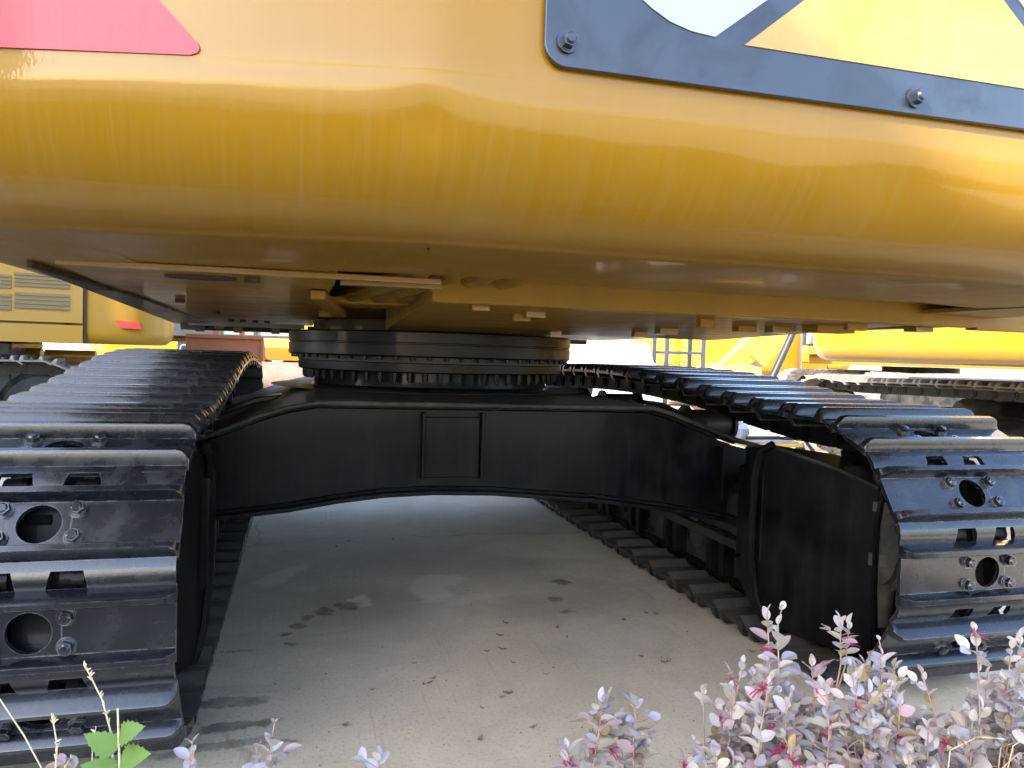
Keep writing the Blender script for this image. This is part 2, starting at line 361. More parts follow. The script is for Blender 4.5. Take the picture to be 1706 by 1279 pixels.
for k in range(5):
    x = -4.5+4.6*k; h_ = (.24, .30, .22, .28, .26)[k]
    hg = thing('unseen_hedge', ['low green hedge added out of view near the long building', 'taller green hedge added out of view in the lawn strip', 'lowest hedge added out of view in the lawn strip', 'broad hedge added out of view between two lower hedges', 'hedge added out of view at the open end of the lawn strip'][k], 'hedge', (x, -1.75, 0))  # unseen hedges, put in to darken the lower part of the counterweight's reflection
    cr = leafy(MB(), (x, -1.75, h_*.5), (2.25, .42, h_*.6), 1500, .04); cr.build('foliage', M['hedge'], hg, ang=20)['kind'] = 'stuff'
    MB().tube([(x, -1.75, 0), (x+.05, -1.73, h_*.6)], .05, 8, .02).build('trunk', M['twig'], hg)

wb = thing('shade_building', 'long pale building with grey sheet roof, added out of view to shade the machine', 'building', (-10, -4, 0))  # unseen building, added only to cast shade over the machine and foreground
MB().box((-14, -7.5, 0), (-7.6, .55, 6.25)).build('wall', M['wall'], wb)
MB().prism([(-14.4, 6.255), (-7.2, 6.255), (-7.2, 6.40), (-10.8, 7.2), (-14.4, 6.40)], 'y', -7.9, .75).build('roof', M['roof'], wb)
for k in range(2):
    y = -6.0+3.6*k
    MB().box((-7.62, y, 1.0), (-7.55, y+2.2, 2.6)).build('window', M['glass'], wb)

wb2 = thing('shadecaster', 'short pale storehouse added out of view, leaving a sun slot beside the long building', 'building', (-10, 4.2, 0))  # unseen second shade block; the gap between lets in sun for warm bounce
MB().box((-13, 2.95, 0), (-7.6, 5.6, 6.0)).build('wall', M['wall'], wb2)
MB().box((-13.3, 2.85, 6.005), (-7.3, 5.8, 6.3)).build('roof', M['roof'], wb2)
MB().box((-7.62, 3.6, .0), (-7.55, 4.8, 2.3)).build('door', M['scaf'], wb2)
# ------------------------------------------------------------------ track parts
SW = .60; PT = .19; ZP = -.055
def shoe_mesh(mat, w=SW, bolts=True, hole=True, off=0):
    h = w/2; m = MB(); xa, xb = -h-off, h-off; t = .012; hx = .06; hs = .052
    # plate: sides, and a centre piece with a round hole
    if hole:
        m.box((xa, -hs, 0), (-hx, hs, t)); m.box((hx, -hs, 0), (xb, hs, t))
        N = 24; r = .0425
        vs = []; 
        for z in (0, t):
            for i in range(N):
                a = 2*PI*i/N+PI/N; c, s_ = math.cos(a), math.sin(a); vs.append((r*c, r*s_, z))
            for i in range(N):
                a = 2*PI*i/N+PI/N; c, s_ = math.cos(a), math.sin(a); k = min(hx/abs(c) if abs(c) > 1e-6 else 9, hs/abs(s_) if abs(s_) > 1e-6 else 9)
                vs.append((k*c, k*s_, z))
        # snap outer ring to the rectangle's corners
        for z in (0, 1):
            for sx in (-1, 1):
                for sy in (-1, 1):
                    b = min(range(N), key=lambda i: (Vector(vs[z*2*N+N+i])-Vector((sx*hx, sy*hs, z*t))).length)
                    vs[z*2*N+N+b] = (sx*hx, sy*hs, z*t)
        fs = []
        for i in range(N):
            j = (i+1) % N
            fs += [(2*N+i, 2*N+j, 3*N+j, 3*N+i), (i, N+i, N+j, j), (i, j, 2*N+j, 2*N+i)]
        m.add(vs, fs)
    else:
        m.box((xa, -hs, 0), (xb, hs, t))
    def ridge(s0, d, top):
        # tapered bar with rounded shoulders and clipped ends
        prof = [(-.019, -.001), (-.014, t+.005), (-.009, top-.005), (-.006, top), (.006, top), (.009, top-.005), (.015, t+.005), (.020, -.001)]
        n = len(prof); vs = []
        for x, zc in ((xa, t+.008), (xa+.005, t+.020), (xa+.014, top-.004), (xa+.028, top+.1), (xb-.028, top+.1), (xb-.014, top-.004), (xb-.005, t+.020), (xb, t+.008)):
            for a, b in prof: vs.append((x, s0+a*d, min(b, zc)))
        fs = [tuple(range(n)), tuple(range(7*n, 8*n))]
        for k in range(7):
            for i in range(n): fs.append((k*n+i, k*n+(i+1) % n, (k+1)*n+(i+1) % n, (k+1)*n+i))
        m.add(vs, fs)
    ridge(.064, 1, .048); ridge(-.064, -1, .046)
    # trailing lip: curls under the next shoe, with two notches for the links
    def bar(prof, x0, x1, s0=0, s1=0):
        n = len(prof); lo = prof[0][0]; sp_ = lo-min(a for a, b in prof)
        vs = [(x0+s0*(lo-a)/sp_, a, b) for a, b in prof]+[(x1+s1*(lo-a)/sp_, a, b) for a, b in prof]
        m.add(vs, [tuple(range(n)), tuple(range(n, 2*n))]+[(i, (i+1) % n, n+(i+1) % n, n+i) for i in range(n)])
    bar([(-.070, .0115), (-.088, .0105), (-.101, .0065), (-.099, -.0045), (-.086, -.0005), (-.070, -.0004)], xa+.004, xb-.004)
    lip = [(-.0995, .0068), (-.114, .001), (-.129, -.010), (-.138, -.021), (-.131, -.027), (-.116, -.016), (-.0995, -.005)]
    for x0, x1, s0, s1 in ((xa+.004, -.096, 0, -.010), (-.036, .036, .010, -.010), (.096, xb-.004, .010, 0)): bar(lip, x0, x1, s0, s1)
    if bolts:
        for sx in (-1, 1):
            for sy in (-1, 1):
                c = (sx*.069, sy*.031)
                m.cyl((*c, t-.001), (*c, t+.004), .0185, n=14)
                m.cyl((*c, t+.003), (*c, t+.017), .0155, .0145, n=6)
                m.cyl((*c, t+.016), (*c, t+.020), .0125, .008, n=8)
    return m.mesh('shoe', mat, ang=38)
def link_mesh(mat):
    m = MB()
    for sx in (-1, 1):
        for a, x in ((PT/2, .060), (-PT/2, .082)):
            x0, x1 = sx*(x-.012), sx*(x+.012); x0, x1 = min(x0, x1), max(x0, x1)
            N = 12; m.prism([(a+.040*math.cos(2*PI*i/N), ZP+.040*math.sin(2*PI*i/N)) for i in range(N)], 'x', x0, x1)
        x0, x1 = sorted((sx*.060, sx*.083))
        m.prism([(.085, -.001), (-.085, -.001), (-.10, -.05), (-.07, -.098), (.07, -.098), (.10, -.05)], 'x', x0, x1)
        x0, x1 = sorted((sx*.050, sx*.096))
        m.prism([(.088, -.088), (-.088, -.088), (-.08, -.104), (.08, -.104)], 'x', x0, x1)
        for s_ in (-.031, .031): m.cyl((sx*.07, s_, -.03), (sx*.07, s_, -.001), .017, n=6)
    m.cyl((-.10, PT/2, ZP), (.10, PT/2, ZP), .021, n=10)
    return m.mesh('track_link', mat, ang=40)
OFF = {'L': .024, 'R': -.010}; SHOES = {k: shoe_mesh(M['shoe'], off=v) for k, v in OFF.items()}; LINK = link_mesh(M['black'])
SHOE_D = shoe_mesh(M['shoe_dry']); LINK_D = link_mesh(M['black_dusty'])

def pin_path(yc, r0, zb, top, yi, ri):
    # closed loop in (y, z): near wrap upwards, top run away, far wrap down, bottom run back
    pts = []
    cz = zb+r0
    for k in range(25):
        a = -PI/2-PI*k/24*.97; pts.append((yc+r0*math.cos(a), cz+r0*math.sin(a)))
    pts += top
    ci = zb+ri+.02
    for k in range(25):
        a = PI/2*.98-PI*k/24*.99; pts.append((yi+ri*math.cos(a), ci+ri*math.sin(a)))
    pts += [(yi-.35, zb), (yc+.25, zb)]
    return pts
def resample(pts, pitch, phase=0):
    n = len(pts); seg = [math.dist(pts[i], pts[(i+1) % n]) for i in range(n)]; L = sum(seg); N = round(L/pitch); out = []
    for k in range(N):
        d = ((k+phase)/N*L) % L; i = 0
        while d > seg[i]: d -= seg[i]; i += 1
        a, b = pts[i], pts[(i+1) % n]; f = d/seg[i]; out.append((a[0]+(b[0]-a[0])*f, a[1]+(b[1]-a[1])*f))
    return out
def track(parent, xc, pins, shoe, lnk, pinmat, T=Matrix()):
    N = len(pins); pm = MB(); K = 6; lo = []
    for k in range(N):          # bushings strung on one endless core
        a, b = pins[k], pins[(k+1) % N]
        ty, tz = b[0]-a[0], b[1]-a[1]; L = math.hypot(ty, tz); ny_, nz_ = -tz/L, ty/L
        for q in range(K):
            f = q/K; r = .008+.022*max(0, math.cos(2*PI*f))**.5
            y, z = a[0]+(b[0]-a[0])*f, a[1]+(b[1]-a[1])*f; lo.append((y+ny_*r, z+nz_*r, y-ny_*r, z-nz_*r))
    n_ = len(lo)
    for y0, z0, y1, z1 in lo: pm.v += [Vector((xc-.05, y0, z0)), Vector((xc+.05, y0, z0)), Vector((xc+.05, y1, z1)), Vector((xc-.05, y1, z1))]
    for k in range(n_):
        a, b = 4*k, 4*((k+1) % n_)
        for q in range(4): pm.f.append((a+q, a+(q+1) % 4, b+(q+1) % 4, b+q))
    tr = pm.xf(T).build('track', pinmat, parent)
    for k in range(N):
        a, b = pins[k], pins[(k+1) % N]
        ty, tz = b[0]-a[0], b[1]-a[1]; L = math.hypot(ty, tz); ty /= L; tz /= L
        ny_, nz_ = -tz, ty
        c = Vector((xc, (a[0]+b[0])/2-ny_*ZP, (a[1]+b[1])/2-nz_*ZP))
        R = Matrix(((1, 0, 0), (0, ty, ny_), (0, tz, nz_))).to_4x4()
        mw = T @ Matrix.Translation(c) @ R
        link('shoe', shoe, tr, mw)
        if lnk: link('track_link', lnk, tr, mw)
    return tr

# ------------------------------------------------------------------ the excavator overhead
XC = .647
ex = thing('excavator', 'glossy yellow excavator seen from behind and below, black undercarriage, big counterweight overhead', 'excavator', (XC, 3.98, 0))
ZB = .1035
topR = [(2.35, .765), (2.72, .791), (3.03, .828), (3.4, .850), (3.78, .860), (4.2, .860), (4.6, .850), (4.95, .834)]
topL = [(2.45, .722), (2.83, .757), (3.18, .798), (3.63, .852), (4.0, .872), (4.4, .874), (4.75, .858), (4.95, .838)]
SPR = {}
for side, xc, yc, top, ph, r0 in (('R', 1.855, 2.065, topR, .24, .332), ('L', -.542, 2.09, topL, .06, .312)):
    pins = resample(pin_path(yc, r0, ZB, top, yc+3.12, .352), PT, ph)
    track(ex, xc+OFF[side], pins, SHOES[side], LINK, M['black'])
    sg = -1 if side == 'R' else 1          # towards the machine's middle
    cz = ZB+r0
    # sprocket
    sp = MB(); n = 21
    poly = []
    for i in range(n*4):
        a = 2*PI*i/(n*4); r = r0+.002 if i % 4 in (0, 1) else r0-.038; poly.append((yc+r*math.cos(a), cz+r*math.sin(a)))
    sp.prism(poly, 'x', xc-.03, xc+.03); sp.lathe([(r, -sg*h) for r, h in ((.10, -.05), (.24, -.04), (.25, .02), (.25, .03), (.22, .10), (.18, .22), (.06, .23))], 28, (xc, yc, cz), 'x')
    sp.build('sprocket', M['black'], ex)
    mo = MB()   # travel motor between sprocket and guard
    pr = [(.02, 0), (.17, .0), (.17, .03), (.15, .035), (.15, .06), (.10, .065), (.05, .07)]
    mo.lathe([(r, sg*(x+.035)) for r, x in pr], 26, (xc, yc, cz), 'x')
    mx_, my_ = xc+sg*.068, yc-.055
    mo.cyl((mx_, my_, cz-.02), (mx_, my_, cz+.15), .050, n=20); mo.cyl((mx_, my_, cz+.11), (mx_, my_, cz+.14), .060, n=20)
    mo.cyl((mx_, my_, cz-.06), (mx_, my_, cz-.02), .062, n=20); mo.cyl((mx_, my_, cz-.30), (mx_, my_, cz-.06), .030, .046, n=14)
    mo.cyl((mx_, my_, cz+.15), (mx_, my_+.01, cz+.24), .032, n=12)
    mo.build('travel_motor', M['motor'], ex)
    # far idler
    MB().lathe([(.10, -.12), (.30, -.10), (.33, -.09), (.33, -.05), (.355, -.04), (.355, .04), (.33, .05), (.33, .09), (.30, .10), (.10, .12)], 32, (xc, yc+3.12, ZB+.372), 'x').build('idler', M['black'], ex)
    # carrier rollers
    for yy, zz in ((3.25, .720), (4.28, .738)):
        cr = MB(); cr.lathe([(.03, -.165), (.05, -.16), (.055, -.125), (.085, -.12), (.085, -.105), (.066, -.10), (.066, .10), (.085, .105), (.085, .12), (.055, .125), (.03, .14)], 22, (xc, yy, zz-.018), 'x')
        cr.box((xc-.03, yy-.05, .5), (xc+.03, yy+.05, zz-.06)); cr.cyl((xc+sg*.16, yy, zz-.018), (xc+sg*.2, yy, zz-.018), .03, n=10)
        cr.build('carrier_roller', M['ring'], ex)
    # track frame
    fi = xc+sg*.17
    fr = MB().prism([(xc+sg*.17, .30), (xc+sg*.17, .47), (xc+sg*.06, .56), (xc-sg*.12, .56), (xc-sg*.17, .50), (xc-sg*.17, .30)], 'y', yc+.28, yc+2.86)
    frame = fr.build('track_frame', M['black_dusty'], ex, bevel=.012)
    x0, x1 = sorted((fi, fi+sg*.035))
    MB().box((x0, yc+.32, .352), (x1, yc+2.82, .385)).build('ledge', M['black'], frame, bevel=.004)
    MB().box((x0+.002, yc+.32, .262), (x1-.006, yc+2.82, .299)).build('rail', M['black_dusty'], frame, bevel=.004)
    x0, x1 = sorted((xc+sg*.125, xc+sg*.145))
    MB().prism([(yc+.42, .125), (yc+2.76, .125), (yc+2.72, .205), (yc+.5, .205)], 'x', x0, x1).build('roller_guard', M['black_dusty'], frame, bevel=.003)
    for k in range(6):
        y = yc+.55+k*.40
        ro = MB().lathe([(.03, -.168), (.052, -.165), (.055, -.15), (.055, -.125), (.085, -.12), (.085, .12), (.055, .125), (.055, .15), (.052, .165), (.03, .168)], 18, (xc, y, .225), 'x')
        ro.build('roller', M['black_dusty'], frame)
        bx0, bx1 = sorted((fi-sg*.03, fi+sg*.028))
        for dy in (.13, .225):
            MB().prism([(y+dy-.02, .31), (y+dy+.022, .31), (y+dy+.030, .20), (y+dy+.018, .13), (y+dy-.014, .13), (y+dy-.012, .2)], 'x', bx0, bx1).build('bracket', M['black'], frame, bevel=.003)
    # motor guard: bent plate running out from the frame, with a rolled edge
    def gx(x): return x if side == 'R' else 2*XC-x
    dy = yc-2.075
    plan = [(1.550, 2.44), (1.553, 2.36), (1.570, 2.30), (1.62, 2.20), (1.68, 2.095), (1.718, 2.02), (1.738, 1.995)]
    zt = [.69, .705, .705, .68, .65, .625, .61]; zb = [.20, .13, .105, .085, .08, .085, .10]
    gm = MB(); n = len(plan); vs = []
    for (x, y), a, b in zip(plan, zt, zb):
        for q in (b, b+(a-b)*.33, b+(a-b)*.66, a): vs.append((gx(x), y+dy, q))
    for (x, y), a, b in zip(plan, zt, zb):
        for q in (b, b+(a-b)*.33, b+(a-b)*.66, a): vs.append((gx(x+.012), y+dy+.012, q))
    fs = []
    for k in range(n-1):
        for j in range(3):
            i = k*4+j; fs.append((i, i+1, i+5, i+4)); fs.append((n*4+i, n*4+i+4, n*4+i+5, n*4+i+1))
        fs.append((k*4, k*4+4, n*4+k*4+4, n*4+k*4)); fs.append((k*4+3, n*4+k*4+3, n*4+k*4+7, k*4+7))
    for j in range(3): fs += [(j, n*4+j, n*4+j+1, j+1), ((n-1)*4+j, (n-1)*4+j+1, n*4+(n-1)*4+j+1, n*4+(n-1)*4+j)]
    guard = gm.add(vs, fs).build('motor_guard', M['black'], ex, ang=60)
    MB().tube([(gx(1.565), 2.30+dy, .72), (gx(1.545), 2.345+dy, .69), (gx(1.538), 2.36+dy, .60), (gx(1.538), 2.365+dy, .45), (gx(1.542), 2.365+dy, .30), (gx(1.552), 2.35+dy, .18), (gx(1.572), 2.31+dy, .095)], .014, 8).build('rolled_edge', M['black'], guard)
    MB().tube([(gx(1.760), 1.978+dy, .618), (gx(1.742), 1.984+dy, .58), (gx(1.733), 1.988+dy, .50), (gx(1.733), 1.988+dy, .30), (gx(1.740), 1.986+dy, .18), (gx(1.752), 1.982+dy, .095)], .009, 8).build('rolled_edge', M['black'], guard)
    tp = MB()
    pts = [(1.55, 2.44, .692), (1.57, 2.30, .705), (1.68, 2.095, .652), (1.738, 1.995, .612), (1.83, 2.02, .60), (1.83, 2.3, .67), (1.72, 2.5, .66)]
    pts = [(gx(x), y+dy, z) for x, y, z in pts]
    tp.add(pts+[(x, y, z+.012) for x, y, z in pts], [tuple(range(7)), tuple(range(7, 14))]+[(i, (i+1) % 7, 7+(i+1) % 7, 7+i) for i in range(7)])
    tp.build('guard_cover', M['black_dusty'], guard)
    dm = MB().lathe([(.10, -.10), (.10, -.03), (.09, .01), (.06, .04), (.02, .05)], 20, (gx(1.785), 2.13+dy, .62)); dm.build('gearbox_dome', M['black_dusty'], ex)
    MB().prism([(fi, .25), (fi+sg*.13, .30), (fi+sg*.13, .62), (fi, .66)], 'y', yc+.26, yc+.42).build('frame_gusset', M['black'], ex, bevel=.01)

# car body: the arched cross beam under the slewing ring
YB = 2.75
def px(u, v, y=YB): p = ony(u, v, y); return (p.x, p.z)
bot = [(-.44, .392)]+[px(*a) for a in ((340, 859), (480, 843), (560, 829), (640, 819), (720, 815), (820, 816), (1000, 829), (1120, 845), (1245, 868))]+[(1.79, .338)]
topb = [(1.79, .652), (1.70, .672), (1.60, .705), (1.40, .778), (1.315, .800), (.06, .806), (-.03, .79), (-.12, .762), (-.30, .690), (-.44, .655)]
# main box
inner = [(x, z+.012) for x, z in bot]+[(x, z-.014) for x, z in topb]
beam = MB().prism(inner, 'y', YB+.012, YB+2.3).build('cross_beam', M['black'], ex)
def ribbon(line, y0, y1, t):
    m = MB(); n = len(line); vs = []
    for x, z in line: vs += [(x, y0, z), (x, y1, z), (x, y0, z+t), (x, y1, z+t)]
    fs = [(0, 1, 3, 2), ((n-1)*4, (n-1)*4+2, (n-1)*4+3, (n-1)*4+1)]
    for k in range(n-1):
        a, b = k*4, k*4+4
        fs += [(a, b, b+1, a+1), (a+2, a+3, b+3, b+2), (a, a+2, b+2, b), (a+1, b+1, b+3, a+3)]
    return m.add(vs, fs)
ribbon(topb, YB-.05, YB+2.34, .018).build('top_plate', M['black_dusty'], beam, bevel=.006)
ribbon(bot, YB-.035, YB+2.32, -.016).build('bottom_plate', M['black'], beam, bevel=.004)
def bead(line, y, nm):
    P = []
    for (a, b), (c_, d_) in zip(line, line[1:]):
        n_ = max(2, int(math.hypot(c_-a, d_-b)/.03))
        for i in range(n_): P.append((a+(c_-a)*i/n_+rnd.gauss(0, .001), y+rnd.gauss(0, .001), b+(d_-b)*i/n_+rnd.gauss(0, .0012)))
    MB().tube(P, .0065, 6).build(nm, M['panel'], beam)
bead([(x, z-.004) for x, z in topb[1:-1]], YB+.008, 'weld_bead'); bead([(x, z+.004) for x, z in bot[1:-1]], YB+.008, 'weld_bead')
for u in (705, 803, 1203):
    a = px(u, 700); b = px(u, 790 if u < 1000 else 832)
    z1 = .783 if u < 1000 else .655; z0 = b[1]-.028 if u < 1000 else b[1]-.01
    MB().box((a[0]-.006, YB-.028, z0+.012), (a[0]+.006, YB+.013, z1)).build('rib', M['black'], beam, bevel=.003)
MB().box((px(708, 700)[0], YB-.004, .545), (px(800, 700)[0], YB+.016, .766)).build('centre_panel', M['black'], beam, bevel=.004)
for s_, x0 in ((1, -.06), (-1, 1.34)):
    # grab bars / wear strips lying on the sloping legs
    MB().prism([(x0-s_*.02, .815), (x0-s_*.09, .800), (x0-s_*.29, .722), (x0-s_*.30, .738), (x0-s_*.09, .822), (x0-s_*.0, .834)], 'y', YB+.10, YB+.22).build('leg_strip', M['black'], beam, bevel=.006)

# slewing ring
BC = (.66, 3.98)
def ring(name, prof, mat, parent=ex, n=96): return MB().lathe(prof, n, (BC[0], BC[1], 0)).build(name, mat, parent, ang=30)
rg = ring('swing_bearing', [(.50, .975), (.712, .975), (.718, .982), (.718, 1.030), (.712, 1.033), (.712, 1.037), (.718, 1.040), (.718, 1.082), (.712, 1.088), (.50, 1.088)], M['ring'])
ring('seal_groove', [(.45, .950), (.672, .950), (.672, .976), (.45, .976)], M['rubber'], rg)
ring('lower_ring', [(.45, .905), (.662, .905), (.670, .911), (.670, .946), (.664, .951), (.45, .951)], M['ring'], rg)
ring('ring_base', [(.45, .80), (.640, .812), (.610, .822), (.596, .84), (.592, .87), (.592, .9055), (.45, .9055)], M['black'], rg)
bm_ = MB().cyl((0, 0, 0), (0, 0, -.036), .013, n=6).cyl((0, 0, -.034), (0, 0, -.044), .008, n=6).mesh('bolt', M['ring'])
bm2 = MB().cyl((0, 0, 0), (0, 0, -.016), .012, n=6).mesh('bolt', M['ring'])
for k in range(60):
    a = 2*PI*k/60
    link('bolt', bm_, rg, Matrix.Translation((BC[0]+.637*math.cos(a), BC[1]+.637*math.sin(a), .9055)) @ Matrix.Rotation(a, 4, 'Z'))
    a += .03
    link('bolt', bm2, rg, Matrix.Translation((BC[0]+.694*math.cos(a), BC[1]+.694*math.sin(a), .9755)) @ Matrix.Rotation(a, 4, 'Z'))
MB().lathe([(.2, .805), (.58, .805), (.62, .809), (.80, .8245), (.80, .826), (.2, .826)], 48, (BC[0], BC[1], 0)).build('ring_flange', M['black_dusty'], ex)

# upper frame, underside
ZU = 1.143
uf = thing_frame = None
def quad_slab(pts, z0, z1, name, mat, parent, bevel=0):
    n = len(pts)
    return MB().add([(x, y, z0) for x, y in pts]+[(x, y, z1) for x, y in pts], [tuple(range(n))[::-1], tuple(range(n, 2*n))]+[(i, (i+1) % n, n+(i+1) % n, n+i) for i in range(n)]).build(name, mat, parent, bevel=bevel)
Lx = lambda y: -.486-(y-1.556)*.078
Rx = lambda y: 1.80+(y-1.556)*.05
uf = quad_slab([(Lx(1.58)+.012, 1.585), (1.82, 1.585), (Rx(5.3), 5.3), (Lx(5.3)+.012, 5.3)], 1.26, 1.40, 'upper_frame', M['under'], ex)
# skin panels under the frame; a bay is left open for the hoses
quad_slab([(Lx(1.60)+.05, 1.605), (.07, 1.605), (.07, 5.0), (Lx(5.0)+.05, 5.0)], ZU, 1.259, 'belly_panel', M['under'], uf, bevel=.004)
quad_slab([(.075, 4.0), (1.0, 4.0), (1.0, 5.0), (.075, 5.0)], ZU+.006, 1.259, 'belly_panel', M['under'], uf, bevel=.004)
def sloped(pts, zs, name, mat):
    n = len(pts); return MB().add([(x, y, z) for (x, y), z in zip(pts, zs)]+[(x, y, 1.259) for x, y in pts], [tuple(range(n))[::-1], tuple(range(n, 2*n))]+[(i, (i+1) % n, n+(i+1) % n, n+i) for i in range(n)]).build(name, mat, uf, bevel=.003)
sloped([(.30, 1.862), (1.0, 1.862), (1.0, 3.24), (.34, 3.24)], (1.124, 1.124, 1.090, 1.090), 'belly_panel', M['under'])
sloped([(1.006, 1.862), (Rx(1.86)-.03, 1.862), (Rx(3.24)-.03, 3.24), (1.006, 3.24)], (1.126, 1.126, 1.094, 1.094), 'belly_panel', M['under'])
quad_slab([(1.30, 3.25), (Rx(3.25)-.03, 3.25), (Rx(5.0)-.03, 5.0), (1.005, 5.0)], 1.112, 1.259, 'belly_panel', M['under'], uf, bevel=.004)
# side rail along the left edge, darker and grimy inside
quad_slab([(Lx(1.60), 1.605), (Lx(1.60)+.012, 1.605), (Lx(2.6)+.10, 2.6), (Lx(4.0)+.16, 4.0), (Lx(5.3)+.18, 5.3), (Lx(5.3), 5.3)], 1.134, 1.30, 'side_rail', M['under_dk'], uf, bevel=.004)
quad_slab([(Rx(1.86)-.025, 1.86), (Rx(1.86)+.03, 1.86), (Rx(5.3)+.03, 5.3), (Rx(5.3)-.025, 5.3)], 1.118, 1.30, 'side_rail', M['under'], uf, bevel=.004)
MB().box((Lx(1.6)+.05, 1.590, 1.1405), (.28, 1.604, 1.1535)).build('front_lip', M['yel'], uf, bevel=.003)
# rear cross box
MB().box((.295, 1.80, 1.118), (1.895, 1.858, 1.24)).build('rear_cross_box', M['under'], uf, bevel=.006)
MB().box((.30, 1.60, 1.175), (1.9, 1.80, 1.235)).build('filler_plate', M['yel'], uf, bevel=.004)
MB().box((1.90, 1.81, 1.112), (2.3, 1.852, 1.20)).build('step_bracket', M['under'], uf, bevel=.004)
# hose bay
MB().box((.08, 1.62, 1.235), (.5, 2.89, 1.255)).build('bay_roof', M['under_dk'], uf)
for k in range(4):
    x = .15+.075*k
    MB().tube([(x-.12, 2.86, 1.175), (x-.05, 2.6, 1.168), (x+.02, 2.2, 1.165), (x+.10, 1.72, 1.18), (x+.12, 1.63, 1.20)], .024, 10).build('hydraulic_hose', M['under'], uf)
MB().box((.08, 1.70, 1.140), (.30, 1.74, 1.158)).build('hose_clamp', M['yel'], uf, bevel=.003)
MB().box((.06, 2.35, 1.138), (.42, 2.41, 1.158)).build('hose_clamp', M['under'], uf, bevel=.003)
MB().prism([(.02, 1.9), (.055, 1.9), (.16, 2.9), (.11, 2.9)], 'z', 1.118, 1.1395).build('bay_edge', M['under'], uf, bevel=.003)
# weld-on blocks, drain covers and bolts under the frame
blk = [(545, 522, .03), (690, 547, .04), (800, 513, .03), (868, 528, .025), (890, 525, .03), (925, 553, .04), (1065, 556, .035), (1110, 552, .05), (1175, 538, .045), (1240, 549, .055), (1300, 550, .06), (1380, 549, .07), (1425, 545, .05), (1530, 548, .05)]
for u, v, s_ in blk:
    zq = ZU-.01
    for _ in range(6):
        p = onz(u, v, zq); zq = (1.125-(p.y-1.86)*.0247 if p.y < 3.24 else 1.112)-.008 if p.x > .3 else ZU-.01
    y = min(p.y, 4.95); x = p.x*(y/p.y); w = s_*(.5+.6*rnd.random()); d = s_*(.4+.8*rnd.random())
    MB().box((x-w, y-d*.5, zq-.006-.010*rnd.random()), (x+w, y+d*.5, zq+.03)).build('mounting_block', M['yel'] if rnd.random() < .55 else M['under'], uf, bevel=.003)
for u, v in ((420, 464), (300, 500), (360, 520), (385, 533), (405, 534), (425, 535), (445, 536)):
    p = onz(u, v, ZU-.004)
    if p.y > 4.9: continue
    MB().cyl((p.x, p.y, ZU-.012), (p.x, p.y, ZU+.002), .016, n=6).build('bolt', M['under_dk'], uf)
for u, v in ((335, 463),):
    p = onz(u, v, ZU-.004); MB().prism([(p.x+.07*math.cos(t*PI/6), p.y+.035*math.sin(t*PI/6)) for t in range(12)], 'z', ZU-.006, ZU+.002).build('drain_cover', M['seam'], uf)
# front edge of the frame: cross member, brackets and light strips over the left track
MB().box((Lx(5.3)+.06, 5.12, 1.095), (.0, 5.20, 1.25)).build('front_cross_member', M['under_dk'], uf, bevel=.005)
MB().box((Lx(5.0)+.1, 4.98, 1.120), (.02, 5.02, 1.2)).build('front_strip', M['steel'], uf, bevel=.004)
MB().box((.3, 5.06, 1.085), (Rx(5.2)-.05, 5.12, 1.25)).build('front_cross_member', M['under_dk'], uf, bevel=.005)
for k in range(7):
    MB().box((-.62+.11*k, 5.03, 1.085+.02*(k % 2)), (-.57+.11*k, 5.09, 1.14)).build('mounting_block', M['under'] if k % 3 else M['under_dk'], uf, bevel=.003)
MB().lathe([(.3, 1.0885), (.60, 1.0885), (.60, 1.139), (.3, 1.139)], 64, (BC[0], BC[1], 0)).build('bearing_pad', M['under_dk'], uf)
MB().box((-.75, 1.75, 1.41), (1.98, 5.4, 1.86)).build('engine_hood', M['yel'], ex, bevel=.08)

# counterweight: faceted plan, rolled lower edge
def arc(cx, cy, r, a0, a1, n): return [(cx+r*math.cos(math.radians(a0+(a1-a0)*i/n)), cy+r*math.sin(math.radians(a0+(a1-a0)*i/n))) for i in range(n+1)]
plan = [(-.72, 2.2), (-.72, 1.40)]+arc(-.42, 1.305, .30, 180, 262, 8)[1:]
k1 = (.150, .880); k2 = (1.52, .880)
def seg(a, b, n, skip=True): return [(a[0]+(b[0]-a[0])*i/n, a[1]+(b[1]-a[1])*i/n) for i in range(1 if skip else 0, n+1)]
pl = plan[-1]
def soft(a, k, b, d=.018):      # a slightly rounded fold
    A, K, B = Vector(a), Vector(k), Vector(b); p = K+(A-K).normalized()*d; q = K+(B-K).normalized()*d
    return [tuple(p), tuple((p+q+K*2)/4), tuple(q)]
kk1 = soft(pl, k1, k2); kk2 = soft(k1, k2, (1.82, .955))
plan += seg(pl, kk1[0], 16)+kk1[1:]+seg(kk1[-1], kk2[0], 30)+kk2[1:]+seg(kk2[-1], (1.82, .955), 10)+arc(1.80, 1.265, .31, 278, 360, 8)+[(2.11, 2.2)]
prof = [(.30, 1.95), (.10, 1.95), (.02, 1.92), (0, 1.88), (0, 1.6), (0, 1.5), (0, 1.42), (0, 1.37), (0, 1.325), (.001, 1.318)]
R_ = .165
for i in range(1, 15):
    a = i/14*math.radians(83); prof.append((R_*(1-math.cos(a))*1.06+.001, 1.318-R_*math.sin(a)*1.02))
prof += [(prof[-1][0]+.012, 1.1475), (prof[-1][0]+.05, 1.1465), (.45, 1.150), (.66, 1.155), (.70, 1.16)]
pv = [Vector((x, y, 0)) for x, y in plan]; nrm = []
